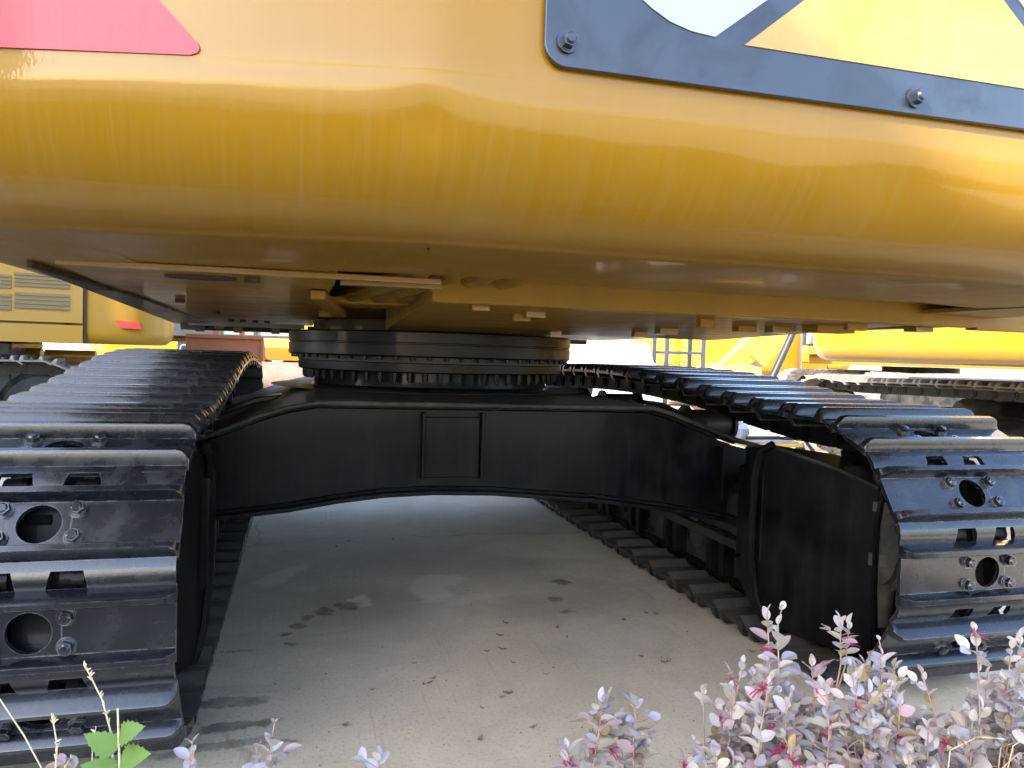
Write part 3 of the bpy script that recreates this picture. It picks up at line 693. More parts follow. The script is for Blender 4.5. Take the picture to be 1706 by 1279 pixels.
for i in range(len(pv)):
    a = pv[max(i-1, 0)]; b = pv[min(i+1, len(pv)-1)]; c = pv[i]
    d1 = (c-a).normalized() if i else (b-c).normalized(); d2 = (b-c).normalized() if i < len(pv)-1 else d1
    n1 = Vector((-d1.y, d1.x, 0)); n2 = Vector((-d2.y, d2.x, 0)); m_ = (n1+n2).normalized(); nrm.append(m_/max(.3, m_.dot(n1)))
cwb = MB(); NP = len(prof)
from mathutils import noise as mnoise
for i in range(len(pv)):
    for d, z in prof:
        dd = min(d, .42) if i < 8 or i > len(pv)-9 else d
        p = pv[i]+nrm[i]*dd; p.z = z
        w = mnoise.noise((p.x*3.1, p.y*3.1, z*6))*.0022+mnoise.noise((p.x*9, p.y*9+5, z*14))*.0007
        # a shallow knock beside the fold
        w += .006*math.exp(-((p.x-.135)/.035)**2-((z-1.265)/.03)**2)
        if z < 1.31: w += .0035*math.exp(-((p.x-.78)/.10)**2-((z-1.25)/.035)**2)-.003*math.exp(-((p.x-.62)/.07)**2-((z-1.24)/.03)**2)
        q = p+Vector((nrm[i].x, nrm[i].y, 0)).normalized()*w; q.z = z; cwb.v.append(q)
for i in range(len(pv)-1):
    for j in range(NP-1): cwb.f.append((i*NP+j, i*NP+j+1, (i+1)*NP+j+1, (i+1)*NP+j))
cwb.f.append(tuple(i*NP for i in range(len(pv)))); 
cw = cwb.build('counterweight', M['cw'], ex, ang=50)
sub = cw.modifiers.new('sub', 'SUBSURF'); sub.levels = sub.render_levels = 1; sub.subdivision_type = 'SIMPLE'

# black logo plate, 6 mm thick, bolted on the rear
YP = .868
def pxp(u, v, y=YP): p = ony(u, v, y); return (p.x, p.z)
x0, zb0 = pxp(907, 60)[0], 1.338
def rrect(x0, z0, x1, z1, r, n=8):
    pts = []
    for cx, cz, a in ((x0+r, z0+r, 180), (x1-r, z0+r, 270), (x1-r, z1-r, 0), (x0+r, z1-r, 90)):
        for i in range(n+1):
            t = math.radians(a+90*i/n); pts.append((cx+r*math.cos(t), cz+r*math.sin(t)))
    return pts
XE = x0+1.15
plate = MB().prism(rrect(x0, zb0, XE, 1.86, .028), 'y', YP, YP+.008).build('logo_plate', M['plate'], cw, bevel=.0025)
def decal(name, poly, mat, y, t=.0012, parent=plate): return MB().prism(poly, 'y', y-t, y+.0004).build(name, mat, parent, smooth=False)
tri = [pxp(1240, 75, YP-.001), pxp(1706, 148, YP-.001)]
ax_, az_ = tri[0]; s0 = (pxp(1340, 0)[1]-az_)/(pxp(1340, 0)[0]-ax_)
(xq, zq_), (xr, zr) = pxp(1706, 48), pxp(1670, 0); s2 = (zr-zq_)/(xr-xq)      # the triangle's right edge
xa_ = (zr-az_-s2*xr+s0*ax_)/(s0-s2); apex = (xa_, az_+s0*(xa_-ax_)); xbr = xr+(az_-zr)/s2
triangle = [(ax_, az_), (xbr, az_-.001), apex]
decal('yellow_triangle', triangle, M['emb_y'], YP-.0006)
c = [pxp(1190, 62), pxp(1278, 0)]
bx, bz = c[0]; s1 = (c[1][1]-bz)/(c[1][0]-bx)
Cp = [(bx, bz)]
for u, v in ((1150, 52), (1115, 36), (1085, 14), (1070, 0)): Cp.append(pxp(u, v))
lx = Cp[-1][0]
Cp += [(lx-.014, Cp[-1][1]+.03), (lx-.02, Cp[-1][1]+.07), (lx-.02, 1.66), (lx+.01, 1.72), (lx+.06, 1.75), (lx+.16, 1.75), (lx+.21, 1.71), (lx+.22, 1.655), (lx+.15, 1.655), (lx+.13, 1.68), (lx+.09, 1.68), (lx+.075, 1.655), (lx+.075, 1.52), (lx+.09, 1.50), (lx+.13, 1.50), (bx+(1.535-bz)/s1, 1.535)]
decal('white_letter', Cp, M['white'], YP-.0006)
g_ = .022       # gap between the triangle and the second letter
decal('white_letter', [(xbr+g_, az_), (xbr+g_+.075, az_), (apex[0]+.085, 1.75), (apex[0]-.06, 1.75), (apex[0]-.105, 1.66), (apex[0]-.05, apex[1]+.03 if apex[1] < 1.64 else 1.66), (apex[0]+g_*.4, apex[1]+.028)], M['white'], YP-.0006)
tx = max(xbr+g_+.10, apex[0]+.10); te = min(XE-.03, tx+.24)
decal('white_letter', [(tx, 1.75), (tx, 1.68), ((tx+te)/2-.035, 1.68), ((tx+te)/2-.035, az_+.01), ((tx+te)/2+.035, az_+.01), ((tx+te)/2+.035, 1.68), (te, 1.68), (te, 1.75)], M['white'], YP-.0006)
for u, v in ((947, 68), (1527, 162)):
    p = ony(u, v, YP-.004)
    b = MB().cyl((p.x, YP-.001, p.z), (p.x, YP-.0045, p.z), .0135, n=20).cyl((p.x, YP-.004, p.z), (p.x, YP-.014, p.z), .0098, .0092, n=6).cyl((p.x, YP-.0135, p.z), (p.x, YP-.017, p.z), .0075, .005, n=10)
    b.build('bolt', M['plate'], plate)
for x, z in ((XE-.03, 1.37), (x0+.035, 1.82), (XE-.03, 1.82)):
    MB().cyl((x, YP-.001, z), (x, YP-.014, z), .0098, n=6).build('bolt', M['plate'], plate)
# red decal on the left facet
A, B = Vector((*pl, 0)), Vector((*k1, 0)); dv = (B-A).normalized(); nv = Vector((dv.y, -dv.x, 0))
def onfacet(u, v):
    d = ray(u, v); o = Vector((0, 0, H)); t = (A-o).dot(nv)/d.dot(nv); return o+d*t
zz = 1.322
rp = [onfacet(*q) for q in ((318, 93), (331, 89), (334, 82), (331, 73), (265, 0))]
dirv = (rp[-1]-rp[-2]); rp.append(rp[-1]+dirv*2.2)
pt = rp[-1].copy(); rp.append(Vector((A.x+dv.x*.02, A.y+dv.y*.02, pt.z)))
l0 = onfacet(0, 80); rp.append(l0+(l0-onfacet(310, 93))*.2)
k_ = len(rp); vs = [p+nv*.0035 for p in rp]+[p-nv*.002 for p in rp]
MB().add(vs, [tuple(range(k_)), tuple(range(k_, 2*k_))]+[(i, (i+1) % k_, k_+(i+1) % k_, k_+i) for i in range(k_)]).build('red_sticker', M['red'], cw, smooth=False)


# ------------------------------------------------------------------ other machines in the yard
def rbox(m, x0, y0, x1, y1, z0, z1, r, rz_=None, n=6, roll=.0, top=.03):
    """upright body with rounded plan corners and a rolled lower edge"""
    def plan_(d):
        pts = []; rr = max(r-d, .005)
        for cx, cy, a in ((x1-r, y1-r, 0), (x0+r, y1-r, 90), (x0+r, y0+r, 180), (x1-r, y0+r, 270)):
            for i in range(n+1):
                t = math.radians(a+90*i/n); pts.append((cx+rr*math.cos(t), cy+rr*math.sin(t)))
        return pts
    prof = []
    if roll:
        for i in range(7): a = PI/2*i/6; prof.append((roll*(1-math.sin(a)), z0+roll*(1-math.cos(a))))
    else: prof.append((0, z0))
    prof += [(0, z1-top), (top, z1)]
    k = 4*(n+1); vs = []
    for d, z in prof: vs += [(x, y, z) for x, y in plan_(d)]
    fs = [tuple(range(k))[::-1], tuple(range((len(prof)-1)*k, len(prof)*k))]
    for j in range(len(prof)-1):
        for i in range(k): fs.append((j*k+i, j*k+(i+1) % k, (j+1)*k+(i+1) % k, (j+1)*k+i))
    return m.add(vs, fs)
def belt(m, x0, x1, pins):
    N = len(pins)
    for k in range(N):
        pass
    # one continuous belt with raised bars
    K = 4; lo = []
    for k in range(N):
        a, b = pins[k], pins[(k+1) % N]; ty, tz = b[0]-a[0], b[1]-a[1]; L = math.hypot(ty, tz); ny_, nz_ = -tz/L, ty/L
        for f, o in ((.05, .068), (.1, .093), (.2, .093), (.25, .068), (.6, .068), (.65, .09), (.75, .09), (.8, .068)):
            y, z = a[0]+(b[0]-a[0])*f, a[1]+(b[1]-a[1])*f; lo.append((y+ny_*o, z+nz_*o, y-ny_*.03, z-nz_*.03))
    base = len(m.v); n_ = len(lo)
    for a, b, c, d in lo: m.v += [Vector((x0, a, b)), Vector((x1, a, b)), Vector((x1, c, d)), Vector((x0, c, d))]
    for k in range(n_):
        a, b = base+4*k, base+4*((k+1) % n_)
        for q in range(4): m.f.append((a+q, a+(q+1) % 4, b+(q+1) % 4, b+q))
    return m
def bent(m, pts, w, hs):
    """boom-like box section following pts (y,z) with heights hs, width w"""
    n = len(pts); vs = []
    for k, (y, z) in enumerate(pts):
        a = pts[max(k-1, 0)]; b = pts[min(k+1, n-1)]; ty, tz = b[0]-a[0], b[1]-a[1]; L = math.hypot(ty, tz); ny_, nz_ = -tz/L*hs[k]/2, ty/L*hs[k]/2
        vs += [(-w/2, y+ny_, z+nz_), (w/2, y+ny_, z+nz_), (w/2, y-ny_, z-nz_), (-w/2, y-ny_, z-nz_)]
    fs = [(0, 1, 2, 3), tuple(range(4*n-4, 4*n))[::-1]]
    for k in range(n-1):
        for q in range(4): fs.append((4*k+q, 4*k+(q+1) % 4, 4*k+4+(q+1) % 4, 4*k+4+q))
    return m.add(vs, fs)
def bucket_mesh(m, w, s=1.0, ox=0, oy=0, oz=0):
    """curved digging bucket, open side towards -y"""
    prof = [(-.30, .95), (.02, 1.0), (.34, .93), (.52, .72), (.58, .45), (.48, .2), (.25, .05), (-.1, .01), (-.42, .03)]
    inn = [(-.30, .92), (.0, .965), (.32, .90), (.49, .70), (.545, .45), (.45, .22), (.23, .08), (-.1, .045), (-.42, .035)]
    n = len(prof); vs = []
    for x in (-w/2, w/2):
        vs += [(ox+x, oy+a*s, oz+b*s) for a, b in prof]+[(ox+x, oy+a*s, oz+b*s) for a, b in inn]
    fs = []
    for i in range(n-1):
        fs += [(i, i+1, 2*n+i+1, 2*n+i), (n+i, 3*n+i, 3*n+i+1, n+i+1), (i, n+i, n+i+1, i+1), (2*n+i, 2*n+i+1, 3*n+i+1, 3*n+i)]
    fs += [(0, 2*n, 3*n, n), (n-1, 2*n-1, 4*n-1, 3*n-1)]
    m.add(vs, fs)
    for x in (-w/2, w/2-.03):
        pl_ = inn; k = len(pl_)
        m.prism([(oy+a*s, oz+b*s) for a, b in pl_], 'x', ox+x+.001, ox+x+.029)
    for i in range(5):
        x = ox-w/2+.06+(w-.12)*i/4
        m.prism([(oy-.40*s, oz+.0), (oy-.40*s, oz+.07), (oy-.62*s, oz+.02)], 'x', x-.035, x+.035)
    return m
def bg_excavator(label, loc, rz, ur, z0=1.02, group=None, real=(), belts=(0, 1), boom=None, stick=None, bkt=None, bmat='yel_far', cabside=-1, paint_='yel_far', gauge=1.19, tail=2.6, half=1.32, cab=True, ylen=1.9, gloss='yel_far', top=2.3, roll=.16):
    e = thing('excavator', label, 'excavator', loc, group, rz)
    pins = resample(pin_path(-ylen, .34, ZB, [(-ylen+.4, .775), (-.6, .80), (.5, .80), (ylen-.4, .775)], ylen, .34), PT, .3)
    for k, x in enumerate((-gauge, gauge)):
        if k in real: track(e, x, pins, SHOE_D, LINK_D, M['black_dusty'])
        elif k in belts: belt(MB(), x-.3, x+.3, pins).build('track', M['shoe_dry'], e)
        MB().prism([(x-.17, .3), (x-.17, .5), (x-.05, .58), (x+.12, .58), (x+.17, .5), (x+.17, .3)], 'y', -ylen+.25, ylen-.25).build('track_frame', M['black_dusty'], e, bevel=.01)
        for yy in (-ylen, ylen): MB().lathe([(.08, -.16), (.26, -.12), (.31, -.05), (.31, .05), (.26, .12), (.08, .16)], 24, (x, yy, ZB+.35), 'x').build('wheel', M['black_dusty'], e)
        for yy in (-.55, .55): MB().lathe([(.04, -.2), (.06, -.19), (.085, -.12), (.085, .12), (.06, .19), (.04, .2)], 16, (x, yy, .665), 'x').build('carrier_roller', M['black_dusty'], e)
    MB().prism([(-gauge+.15, .40), (-.5, .5), (.5, .5), (gauge-.15, .40), (gauge-.15, .62), (.6, .78), (-.6, .78), (-gauge+.15, .62)], 'y', -.75, .75).build('car_body', M['black_dusty'], e, bevel=.02)
    MB().lathe([(.4, .78), (.6, .782), (.6, .86), (.68, .865), (.68, z0-.01), (.4, z0-.01)], 40, (0, 0, 0)).build('swing_bearing', M['ring'], e)
    U = Matrix.Rotation(ur, 4, 'Z')
    def up(mb, name, mat, bevel=0): return mb.xf(U).build(name, M[mat], e, bevel=bevel)
    up(MB().box((-half+.05, -tail+.8, z0), (half-.05, 1.6, z0+.18)), 'upper_frame', 'under', .01)
    cwt = up(rbox(MB(), -half, -tail, half, -tail+.95, z0, top-.1, .42, roll=roll), 'counterweight', gloss)
    up(rbox(MB(), -half+.02, -tail+.96, half-.02, .35, z0+.16, top, .06, roll=.05), 'engine_housing', paint_)
    if cab:
        cx0, cx1 = (cabside*half, cabside*.38) if cabside > 0 else (-half, -.38)
        cx0, cx1 = min(cx0, cx1), max(cx0, cx1)
        cb = up(MB().box((cx0, .40, z0+.18), (cx1, 1.75, z0+.36)), 'cab', 'yel_old', .02)
        posts = MB()
        for x in (cx0+.04, cx1-.04):
            for y in (.44, 1.1, 1.7): posts.box((x-.035, y-.035, z0+.35), (x+.035, y+.035, z0+1.72))
        posts.box((cx0, .40, z0+1.70), (cx1, 1.75, z0+1.80)); posts.box((cx0+.01, .41, z0+.34), (cx1-.01, 1.74, z0+.40))
        f_ = posts.xf(U).build('cab_frame', M['scaf'], cb)
        for x in (cx0+.035, cx1-.045):
            for y in (.48, 1.14): MB().box((x, y, z0+.40), (x+.01, y+.59, z0+1.69)).xf(U).build('pane', M['glass'], cb)
        MB().box((cx0+.08, 1.695, z0+.40), (cx1-.08, 1.705, z0+1.69)).xf(U).build('pane', M['glass'], cb)
        MB().box((cx0+.08, .435, z0+.40), (cx1-.08, .445, z0+1.69)).xf(U).build('pane', M['glass'], cb)
    if boom:
        bt, bh = boom
        up(bent(MB(), bt, .42, bh), 'boom', paint_, .01)
        y0, zz0 = .9, z0+.25; mid = bt[len(bt)//2]
        for sx in (-.3, .3):
            up(MB().cyl((sx, y0, zz0), (sx, y0+(mid[0]-y0)*.55, zz0+(mid[1]-zz0)*.55), .075, n=16).cyl((sx, y0+(mid[0]-y0)*.5, zz0+(mid[1]-zz0)*.5), (sx, mid[0], mid[1]), .042, n=12), 'boom_cylinder', paint_)
    if stick: up(bent(MB(), *stick), 'stick', paint_, .01)
    if bkt:
        by, bz, ww = bkt
        up(bucket_mesh(MB(), ww, .95, 0, by, bz), 'bucket', bmat)
    return e, U, cwt

# left neighbour: its long right side faces us, tail to the right
NL = Vector((-4.12, 7.85, 0)); RZL = PI/2+math.radians(9)
eL, UL, cwL = bg_excavator('yellow excavator parked across behind the near left track, louvred side doors and red reflector', NL, RZL, 0, z0=.985, real=(), belts=(1,), cab=False, tail=2.92, half=1.32, ylen=1.95, gauge=1.15, top=2.2, roll=.10, paint_='yel_ln', gloss='yel_ln')
ML = Matrix.Translation(NL) @ Matrix.Rotation(RZL, 4, 'Z'); R = ML.inverted()
def onside(u, v):       # pixel to the local plane of its side (local x = -half)
    o, d = R @ Vector((0, 0, H)), R.to_3x3() @ ray(u, v); return o+d*((-1.32-o.x)/d.x)
def side_box(name, mat, u0, v0, u1, v1, t, parent, dy=0):
    um = max(u0, min(u1, 100)); z0, z1 = sorted((onside(um, v0).z, onside(um, v1).z)); y0, y1 = sorted((onside(u0, v0).y, onside(u1, v1).y))
    return MB().box((-1.32-t, y0, z0), (-1.32+.04, y1, z1)).build(name, M[mat], parent)
# doors with louvre panels stand a little proud of the housing
def door(u0, v0, u1, v1): return side_box('side_door', 'yel_ln', u0, v0, u1, v1, .022, eL)
d1 = door(-160, 420, 138, 537); d2 = door(-160, 541, 138, 571)
for va, vb in ((458, 482), (490, 518)):
    for ua, ub in ((-120, -6), (0, 20), (25, 117)):
        lou = side_box('louvre', 'grille', ua, va, ub, vb, .026, d1)
        for q in range(4): side_box('louvre_slat', 'grille', ua, va+(vb-va)*(q+.35)/4, ub, va+(vb-va)*(q+.65)/4, .034, d1)
side_box('seam', 'seam', 139, 430, 143, 571, .004, eL)
a = [onside(*q) for q in ((194, 533), (232, 537), (237, 549), (201, 546))]
vs = [Vector((p.x+dx_, p.y, p.z)) for dx_ in (-.03, .03) for p in a]
MB().add(vs, [(0,1,2,3),(7,6,5,4),(0,4,5,1),(1,5,6,2),(2,6,7,3),(3,7,4,0)]).build('reflector', M['redp'], eL, smooth=False)
# near track of that machine, its links dry with dust
for k, x in enumerate((-1.15,)):
    pins = resample(pin_path(-1.95, .34, ZB, [(-1.55, .775), (-.6, .76), (.5, .77), (1.55, .775)], 1.95, .34), PT, .3)
    track(eL, x, pins, SHOE_D, LINK_D, M['black_dusty'])
for (u0, u1, v) in ((-60, 12, 590), (18, 70, 588), (76, 160, 592)):
    p, q = ony(u0, v, 8.0), ony(u1, v+2, 8.0)
    MB().cyl(R @ p, R @ q, .055, n=14).build('cylinder', M['yel_far'], eL)
MB().box((-.9, -1.7, .50), (.9, 1.7, .984)).build('belly_frame', M['scaf'], eL, bevel=.02)
eng = MB()
for k in range(9):
    p = ony(26+4.5*k, 583+3*(k % 3), 8.05); eng.cyl(R @ p, R @ (p+Vector((.05, .03*(k % 2), -.06+.03*(k % 3)))), .035, n=8)
eng.build('valve_block', M['grey'], eL)

# right neighbour: tail turned towards us, in full sun
NR = Vector((6.62, 4.55, 0))
eR, UR, cwR = bg_excavator('yellow excavator beside the right track, sunlit rounded counterweight swung towards us', NR, 0, -PI/2+.0, z0=1.022, real=(0,), belts=(0, 1), cab=False, tail=2.82, half=1.34, gauge=1.22, ylen=2.25, top=2.2, roll=.14)
# tail is centred a little nearer than the tracks
for ch in eR.children:
    if ch.name.split('.')[0] in ('counterweight', 'engine_housing', 'upper_frame'): ch.location.y = -.50
MB().box((-1.0, -2.2, .80), (.9, 1.55, .90)).build('belly_plate', M['brown'], eR, bevel=.01)
for y in (.2, .75): MB().cyl((-1.1, y-.8, .93), (-1.1, y-.8, 1.02), .03, n=10).build('drain_pipe', M['yel_far'], eR)

# left distance
bkx = (ony(312, 562, 9.5).x+ony(437, 562, 9.5).x)/2
rb = thing('excavator_bucket', 'big rusty brown excavator bucket standing on the ground behind the left track', 'bucket', (bkx, 9.9, 0), None, 0)
sh = MB(); prof = [(-.40, 1.10), (.05, 1.12), (.40, 1.0), (.60, .7), (.62, .4), (.45, .12), (.1, .0), (-.40, .0)]
w = .82; sh.prism(prof, 'x', -w/2, w/2); sh.build('shell', M['rust'], rb, bevel=.02)
for x in (-w/2-.012, w/2-.012):
    MB().prism([(-.42, .02), (-.42, 1.115), (-.34, 1.115), (-.34, .02)], 'x', x, x+.024).build('side_cutter', M['rust'], rb)
MB().box((-w/2-.006, -.43, 1.085), (w/2+.006, -.38, 1.13)).build('lip', M['rust'], rb, bevel=.008)
for x in (-.15, .15): MB().prism([(-.1, 1.1), (.3, 1.0), (.2, 1.35), (.05, 1.38)], 'x', x-.02, x+.02).build('ear', M['rust'], rb)

e1, U1, c1 = bg_excavator('yellow excavator with glazed cab, parked beyond the rusty bucket', (.35, 13.6, 0), 0, PI*.5, z0=.80, belts=(0, 1), cab=True, cabside=1, boom=None, half=1.30, tail=2.7, top=1.95)
e2, U2, c2 = bg_excavator('yellow excavator with black lettered badge on its tail, partly behind the rusty bucket', (-2.35, 17.0, 0), .1, 0, z0=.72, belts=(0, 1), cab=False, half=1.35, tail=2.7, top=1.15)
# badge on its tail
bp = ony(297, 572, 14.2); bq = ony(318, 584, 14.2)
bw = bq.x-bp.x
E2 = (Matrix.Translation((-2.35, 17.0, 0)) @ Matrix.Rotation(.1, 4, 'Z')).inverted()
sg_ = MB().box((bp.x-.01, 14.19, bp.z-.17), (bp.x+.36, 14.24, bp.z+.03)).xf(E2).build('badge', M['plate'], e2)
cu = bpy.data.curves.new('lettering', 'FONT'); cu.body = 'CAT'; cu.size = .19; cu.extrude = .002; cu.space_character = .95
tmp = bpy.data.objects.new('tmp', cu); S.collection.objects.link(tmp)
dg = bpy.context.evaluated_depsgraph_get(); lm = bpy.data.meshes.new_from_object(tmp.evaluated_get(dg)); bpy.data.objects.remove(tmp)
lm.transform(E2 @ Matrix.Translation((bp.x+.015, 14.185, bp.z-.14)) @ Matrix.Rotation(PI/2, 4, 'X')); lm.materials.clear(); lm.materials.append(M['white'])
link('lettering', lm, sg_)
MB().prism([(-1.2, 1.15), (1.2, 1.15), (.95, 1.62), (-.95, 1.62)], 'y', -2.4, -.4).build('hood', M['scaf'], e2, bevel=.02)

rl = MB().lathe([(.05, -.50), (.16, -.49), (.17, -.40), (.17, .40), (.16, .49), (.05, .50)], 24, (0, 0, 0), 'x'); p = ony(468, 633, 7.6)
rl.xf(Matrix.Translation((p.x, p.y, p.z))); 
ro = rl.build('steel_drum', M['brown']); tag(ro, 'dusty brown steel roller lying behind the cross beam', 'drum')
# timber blocks carry it
for k, dx in enumerate((-.3, .3)):
    q = MB().box((p.x+dx-.1, p.y-.2, 0), (p.x+dx+.1, p.y+.2, p.z-.165)).build('timber_block', M['brown'], bevel=.01)
    tag(q, 'squared timber block propping up the dusty brown roller', 'block', 'timber blocks under the roller')
pb = ony(512, 634, 7.2); bag = MB()
for i in range(9):
    for j in range(7):
        t, f = 2*PI*i/9, -PI/2+PI*j/6; r = 1+.25*mnoise.noise((i*1.3, j*1.7, 0))
        bag.v.append(Vector((pb.x+.14*r*math.cos(f)*math.cos(t), pb.y+.12*r*math.cos(f)*math.sin(t), pb.z*.5+pb.z*.52*math.sin(f)*(1+.08*math.cos(3*t)))))
for i in range(9):
    for j in range(6): bag.f.append((i*7+j, ((i+1) % 9)*7+j, ((i+1) % 9)*7+j+1, i*7+j+1))
tag(bag.build('plastic_sack', M['tarp'], ang=60), 'crumpled white plastic sack standing beyond the cross beam', 'sack')

# right distance: two machines with lowered booms
e3, U3, c3 = bg_excavator('yellow excavator showing its tail beyond the steel trestle', (9.1, 17.0, 0), 0, .06, z0=.72, cab=False, half=1.42, tail=2.7, top=2.0)
e4, U4, c4 = bg_excavator('yellow excavator with boom lowered and worn bucket resting on the ground beyond the right track', (11.7, 12.4, 0), PI/2, 0, z0=1.0, cab=True, cabside=1, boom=([(.9, 1.3), (1.7, 2.4), (2.6, 2.45), (3.3, 1.6), (3.75, 1.0)], [.45, .65, .7, .55, .36]), stick=([(3.35, 1.75), (3.95, 1.1), (4.5, .72)], .3, [.3, .36, .24]), bkt=(4.25, .0, 1.3), bmat='yel_old')
for x in (-.5, .5): MB().prism([(4.0, .62), (4.5, .62), (4.3, 1.0)], 'x', x-.03, x+.03).build('bucket_ear', M['yel_old'], e4)
pa, pb_ = ony(1320, 556, 9.6), ony(1288, 626, 9.6); dd_ = (pb_-pa); 
top_, bot_ = pa-dd_*.9, pa+dd_*(pa.z/-dd_.z if dd_.z < 0 else 1)
tag(MB().cyl(bot_, top_, .05, n=14).build('leaning_pole', M['rubber']), 'dark steel pole leaning beside the yellow excavator bucket', 'pole')
e5, U5, c5 = bg_excavator('yellow excavator with glazed cab seen below the sunlit counterweight', (11.5, 18.5, 0), .2, 1.2, z0=.85, cab=True, cabside=-1, half=1.35, tail=2.6, top=2.1)
# wrapped pallets
def bundle(u0, u1, v0, v1, y, label, seed, depth=.9):
    a, b = ony(u0, v1, y), ony(u1, v0, y); cx, w_ = (a.x+b.x)/2, b.x-a.x; zt = b.z
    m = MB(); nu, nv_ = 40, 12; rr = random.Random(seed)
    for j in range(nv_+1):
        f = j/nv_; z = zt*f
        for i in range(nu):
            t = 2*PI*i/nu; c_, s_ = math.cos(t), math.sin(t)
            e_ = .35; sx = math.copysign(abs(c_)**e_, c_); sy = math.copysign(abs(s_)**e_, s_)
            k = 1+.10*mnoise.noise((3*c_+seed, 3*s_, z*5))+.05*math.cos(9*z*PI); k *= (1-.25*f**8)
            m.v.append(Vector((cx+sx*w_/2*k, y+depth/2+sy*depth/2*k, z)))
    for j in range(nv_):
        for i in range(nu): m.f.append((j*nu+i, j*nu+(i+1) % nu, (j+1)*nu+(i+1) % nu, (j+1)*nu+i))
    m.f.append(tuple(nv_*nu+i for i in range(nu))); m.f.append(tuple(range(nu))[::-1])
    return tag(m.build('wrapped_pallet', M['tarp'], ang=60), label, 'pallet')
bundle(1022, 1096, 571, 600, 12.0, 'tall pallet wrapped in crumpled pale grey plastic sheet', 3)
bundle(985, 1104, 594, 612, 11.0, 'low pallet covered with smooth white plastic sheet', 8, .8)
bundle(962, 1012, 568, 600, 14.5, 'sunlit pallet in white wrapping behind the slewing ring', 15)

# scaffold trestle
st = thing('steel_trestle', 'dark grey steel trestle frame with rungs between yellow machines', 'trestle', (6.6, 12.4, 0), None, 0)
for x in (-.36, .36):
    for y in (0, .5): MB().box((x-.03, y-.03, 0), (x+.03, y+.03, 1.9)).build('post', M['scaf'], st)
for z in (.35, .75, 1.12, 1.5):
    MB().box((-.33, -.025, z-.025), (.33, .025, z+.025)).build('rung', M['scaf'], st)
    MB().box((-.33, .475, z-.025), (.33, .525, z+.025)).build('rung', M['scaf'], st)

# odds and ends on the sunlit concrete by the right track
p = onz(1240, 712, .18)
gb = MB().box((p.x-.5, p.y-.09, 0), (p.x+.45, p.y+.09, .2)); tag(gb.build('steel_beam', M['steel'], bevel=.01), 'grey steel beam lying on the concrete beyond the right track', 'beam')
p2 = onz(1270, 735, .30)
tb = thing('tool_table', 'low metal stand with a yellow rimmed top beyond the right track', 'stand', (p2.x, p2.y, 0), None, 0)
MB().box((-.28, -.2, .27), (.28, .2, .30)).build('top', M['yel_old'], tb, bevel=.006)
MB().box((-.25, -.17, .3005), (.25, .17, .315)).build('sheet', M['steel'], tb)
for x in (-.25, .25):
    for y in (-.17, .17): MB().box((x-.02, y-.02, 0), (x+.02, y+.02, .27)).build('leg', M['scaf'], tb)
hz = MB().tube([(p2.x-.2, p2.y-.05, .335), (p2.x+.1, p2.y-.08, .34), (p2.x+.34, p2.y-.12, .33), (p2.x+.42, p2.y-.16, .22), (p2.x+.40, p2.y-.2, .12), (p2.x+.33, p2.y-.18, .16), (p2.x+.30, p2.y-.14, .30)], .016, 8)
tag(hz.build('hose', M['rubber']), 'black rubber hose looped over the edge of the yellow rimmed stand', 'hose')
bg2 = MB(); 
for i in range(10):
    for j in range(6):
        t, f = 2*PI*i/10, -PI/2+PI*j/5; r = 1+.5*mnoise.noise((i*2.3, j*1.9, 4))
        bg2.v.append(Vector((p2.x-.22+.09*r*math.cos(f)*math.cos(t), p2.y-.0+.08*r*math.cos(f)*math.sin(t), .39+.075*math.sin(f)*r)))
for i in range(10):
    for j in range(5): bg2.f.append((i*6+j, ((i+1) % 10)*6+j, ((i+1) % 10)*6+j+1, i*6+j+1))
tag(bg2.build('plastic_bag', M['white'], ang=20), 'crumpled white plastic bag on the yellow rimmed stand', 'bag')

# far wall of the yard
fw = thing('far_building', 'pale rendered building closing off the far side of the yard', 'building', (4, 34, 0))
MB().box((-40, 34, 0), (60, 40, 6.5)).build('wall', M['wall_far'], fw)
MB().box((-40.5, 33.6, 6.505), (60.5, 40.5, 6.8)).build('roof', M['roof'], fw)
for k in range(14):
    x = -20+4*k
    w_ = MB().box((x, 33.95, 1.2), (x+1.8, 34.02, 2.9)).build('window', M['glass'], fw)
    MB().box((x-.1, 33.9, 1.08), (x+1.9, 33.99, 1.195)).build('sill', M['kerb'], w_)

# ------------------------------------------------------------------ dead leaves on the concrete
def dead_mesh(seed):
    r = random.Random(seed); m = MB(); n = 6; L, W = .026, .011
    for i in range(n+1):
        t = i/n; w_ = W*math.sin(PI*min(max(t, .04), .97))**.8*(1+.3*(r.random()-.5)); z = .004+.016*(2*t-1)**2*r.uniform(.3, 1)
        for q in (-1, 0, 1): m.v.append(Vector(((2*t-1)*L, q*w_, z+abs(q)*r.uniform(.001, .009))))
    for i in range(n):
        for q in (0, 1): m.f.append((i*3+q, i*3+q+1, (i+1)*3+q+1, (i+1)*3+q))
    return m.mesh('fallen_leaf', M['dead'], ang=80)
DM = [dead_mesh(i) for i in range(5)]
spots = [(779,985),(785,1008),(812,1086),(833,1060),(837,1083),(690,1106),(722,1131),(706,1141),(716,1139),(846,1156),(855,1105),(909,1124),(576,1210),(575,1208),(800,1233),(803,1181),(835,1162),(928,1047),(1076,1022),(1093,1024),(1107,1104),(1112,1102),(1253,1087),(1150,990),(1085,948),(1060,940),(1039,1034),(980,902),(1132,1000),(888,1213),(497,1044),(620,1150),(655,900),(581,902),(560,912),(1010,1160),(1068,1095),(352,1112),(945,1062),(1145,1053),(842,1040)]
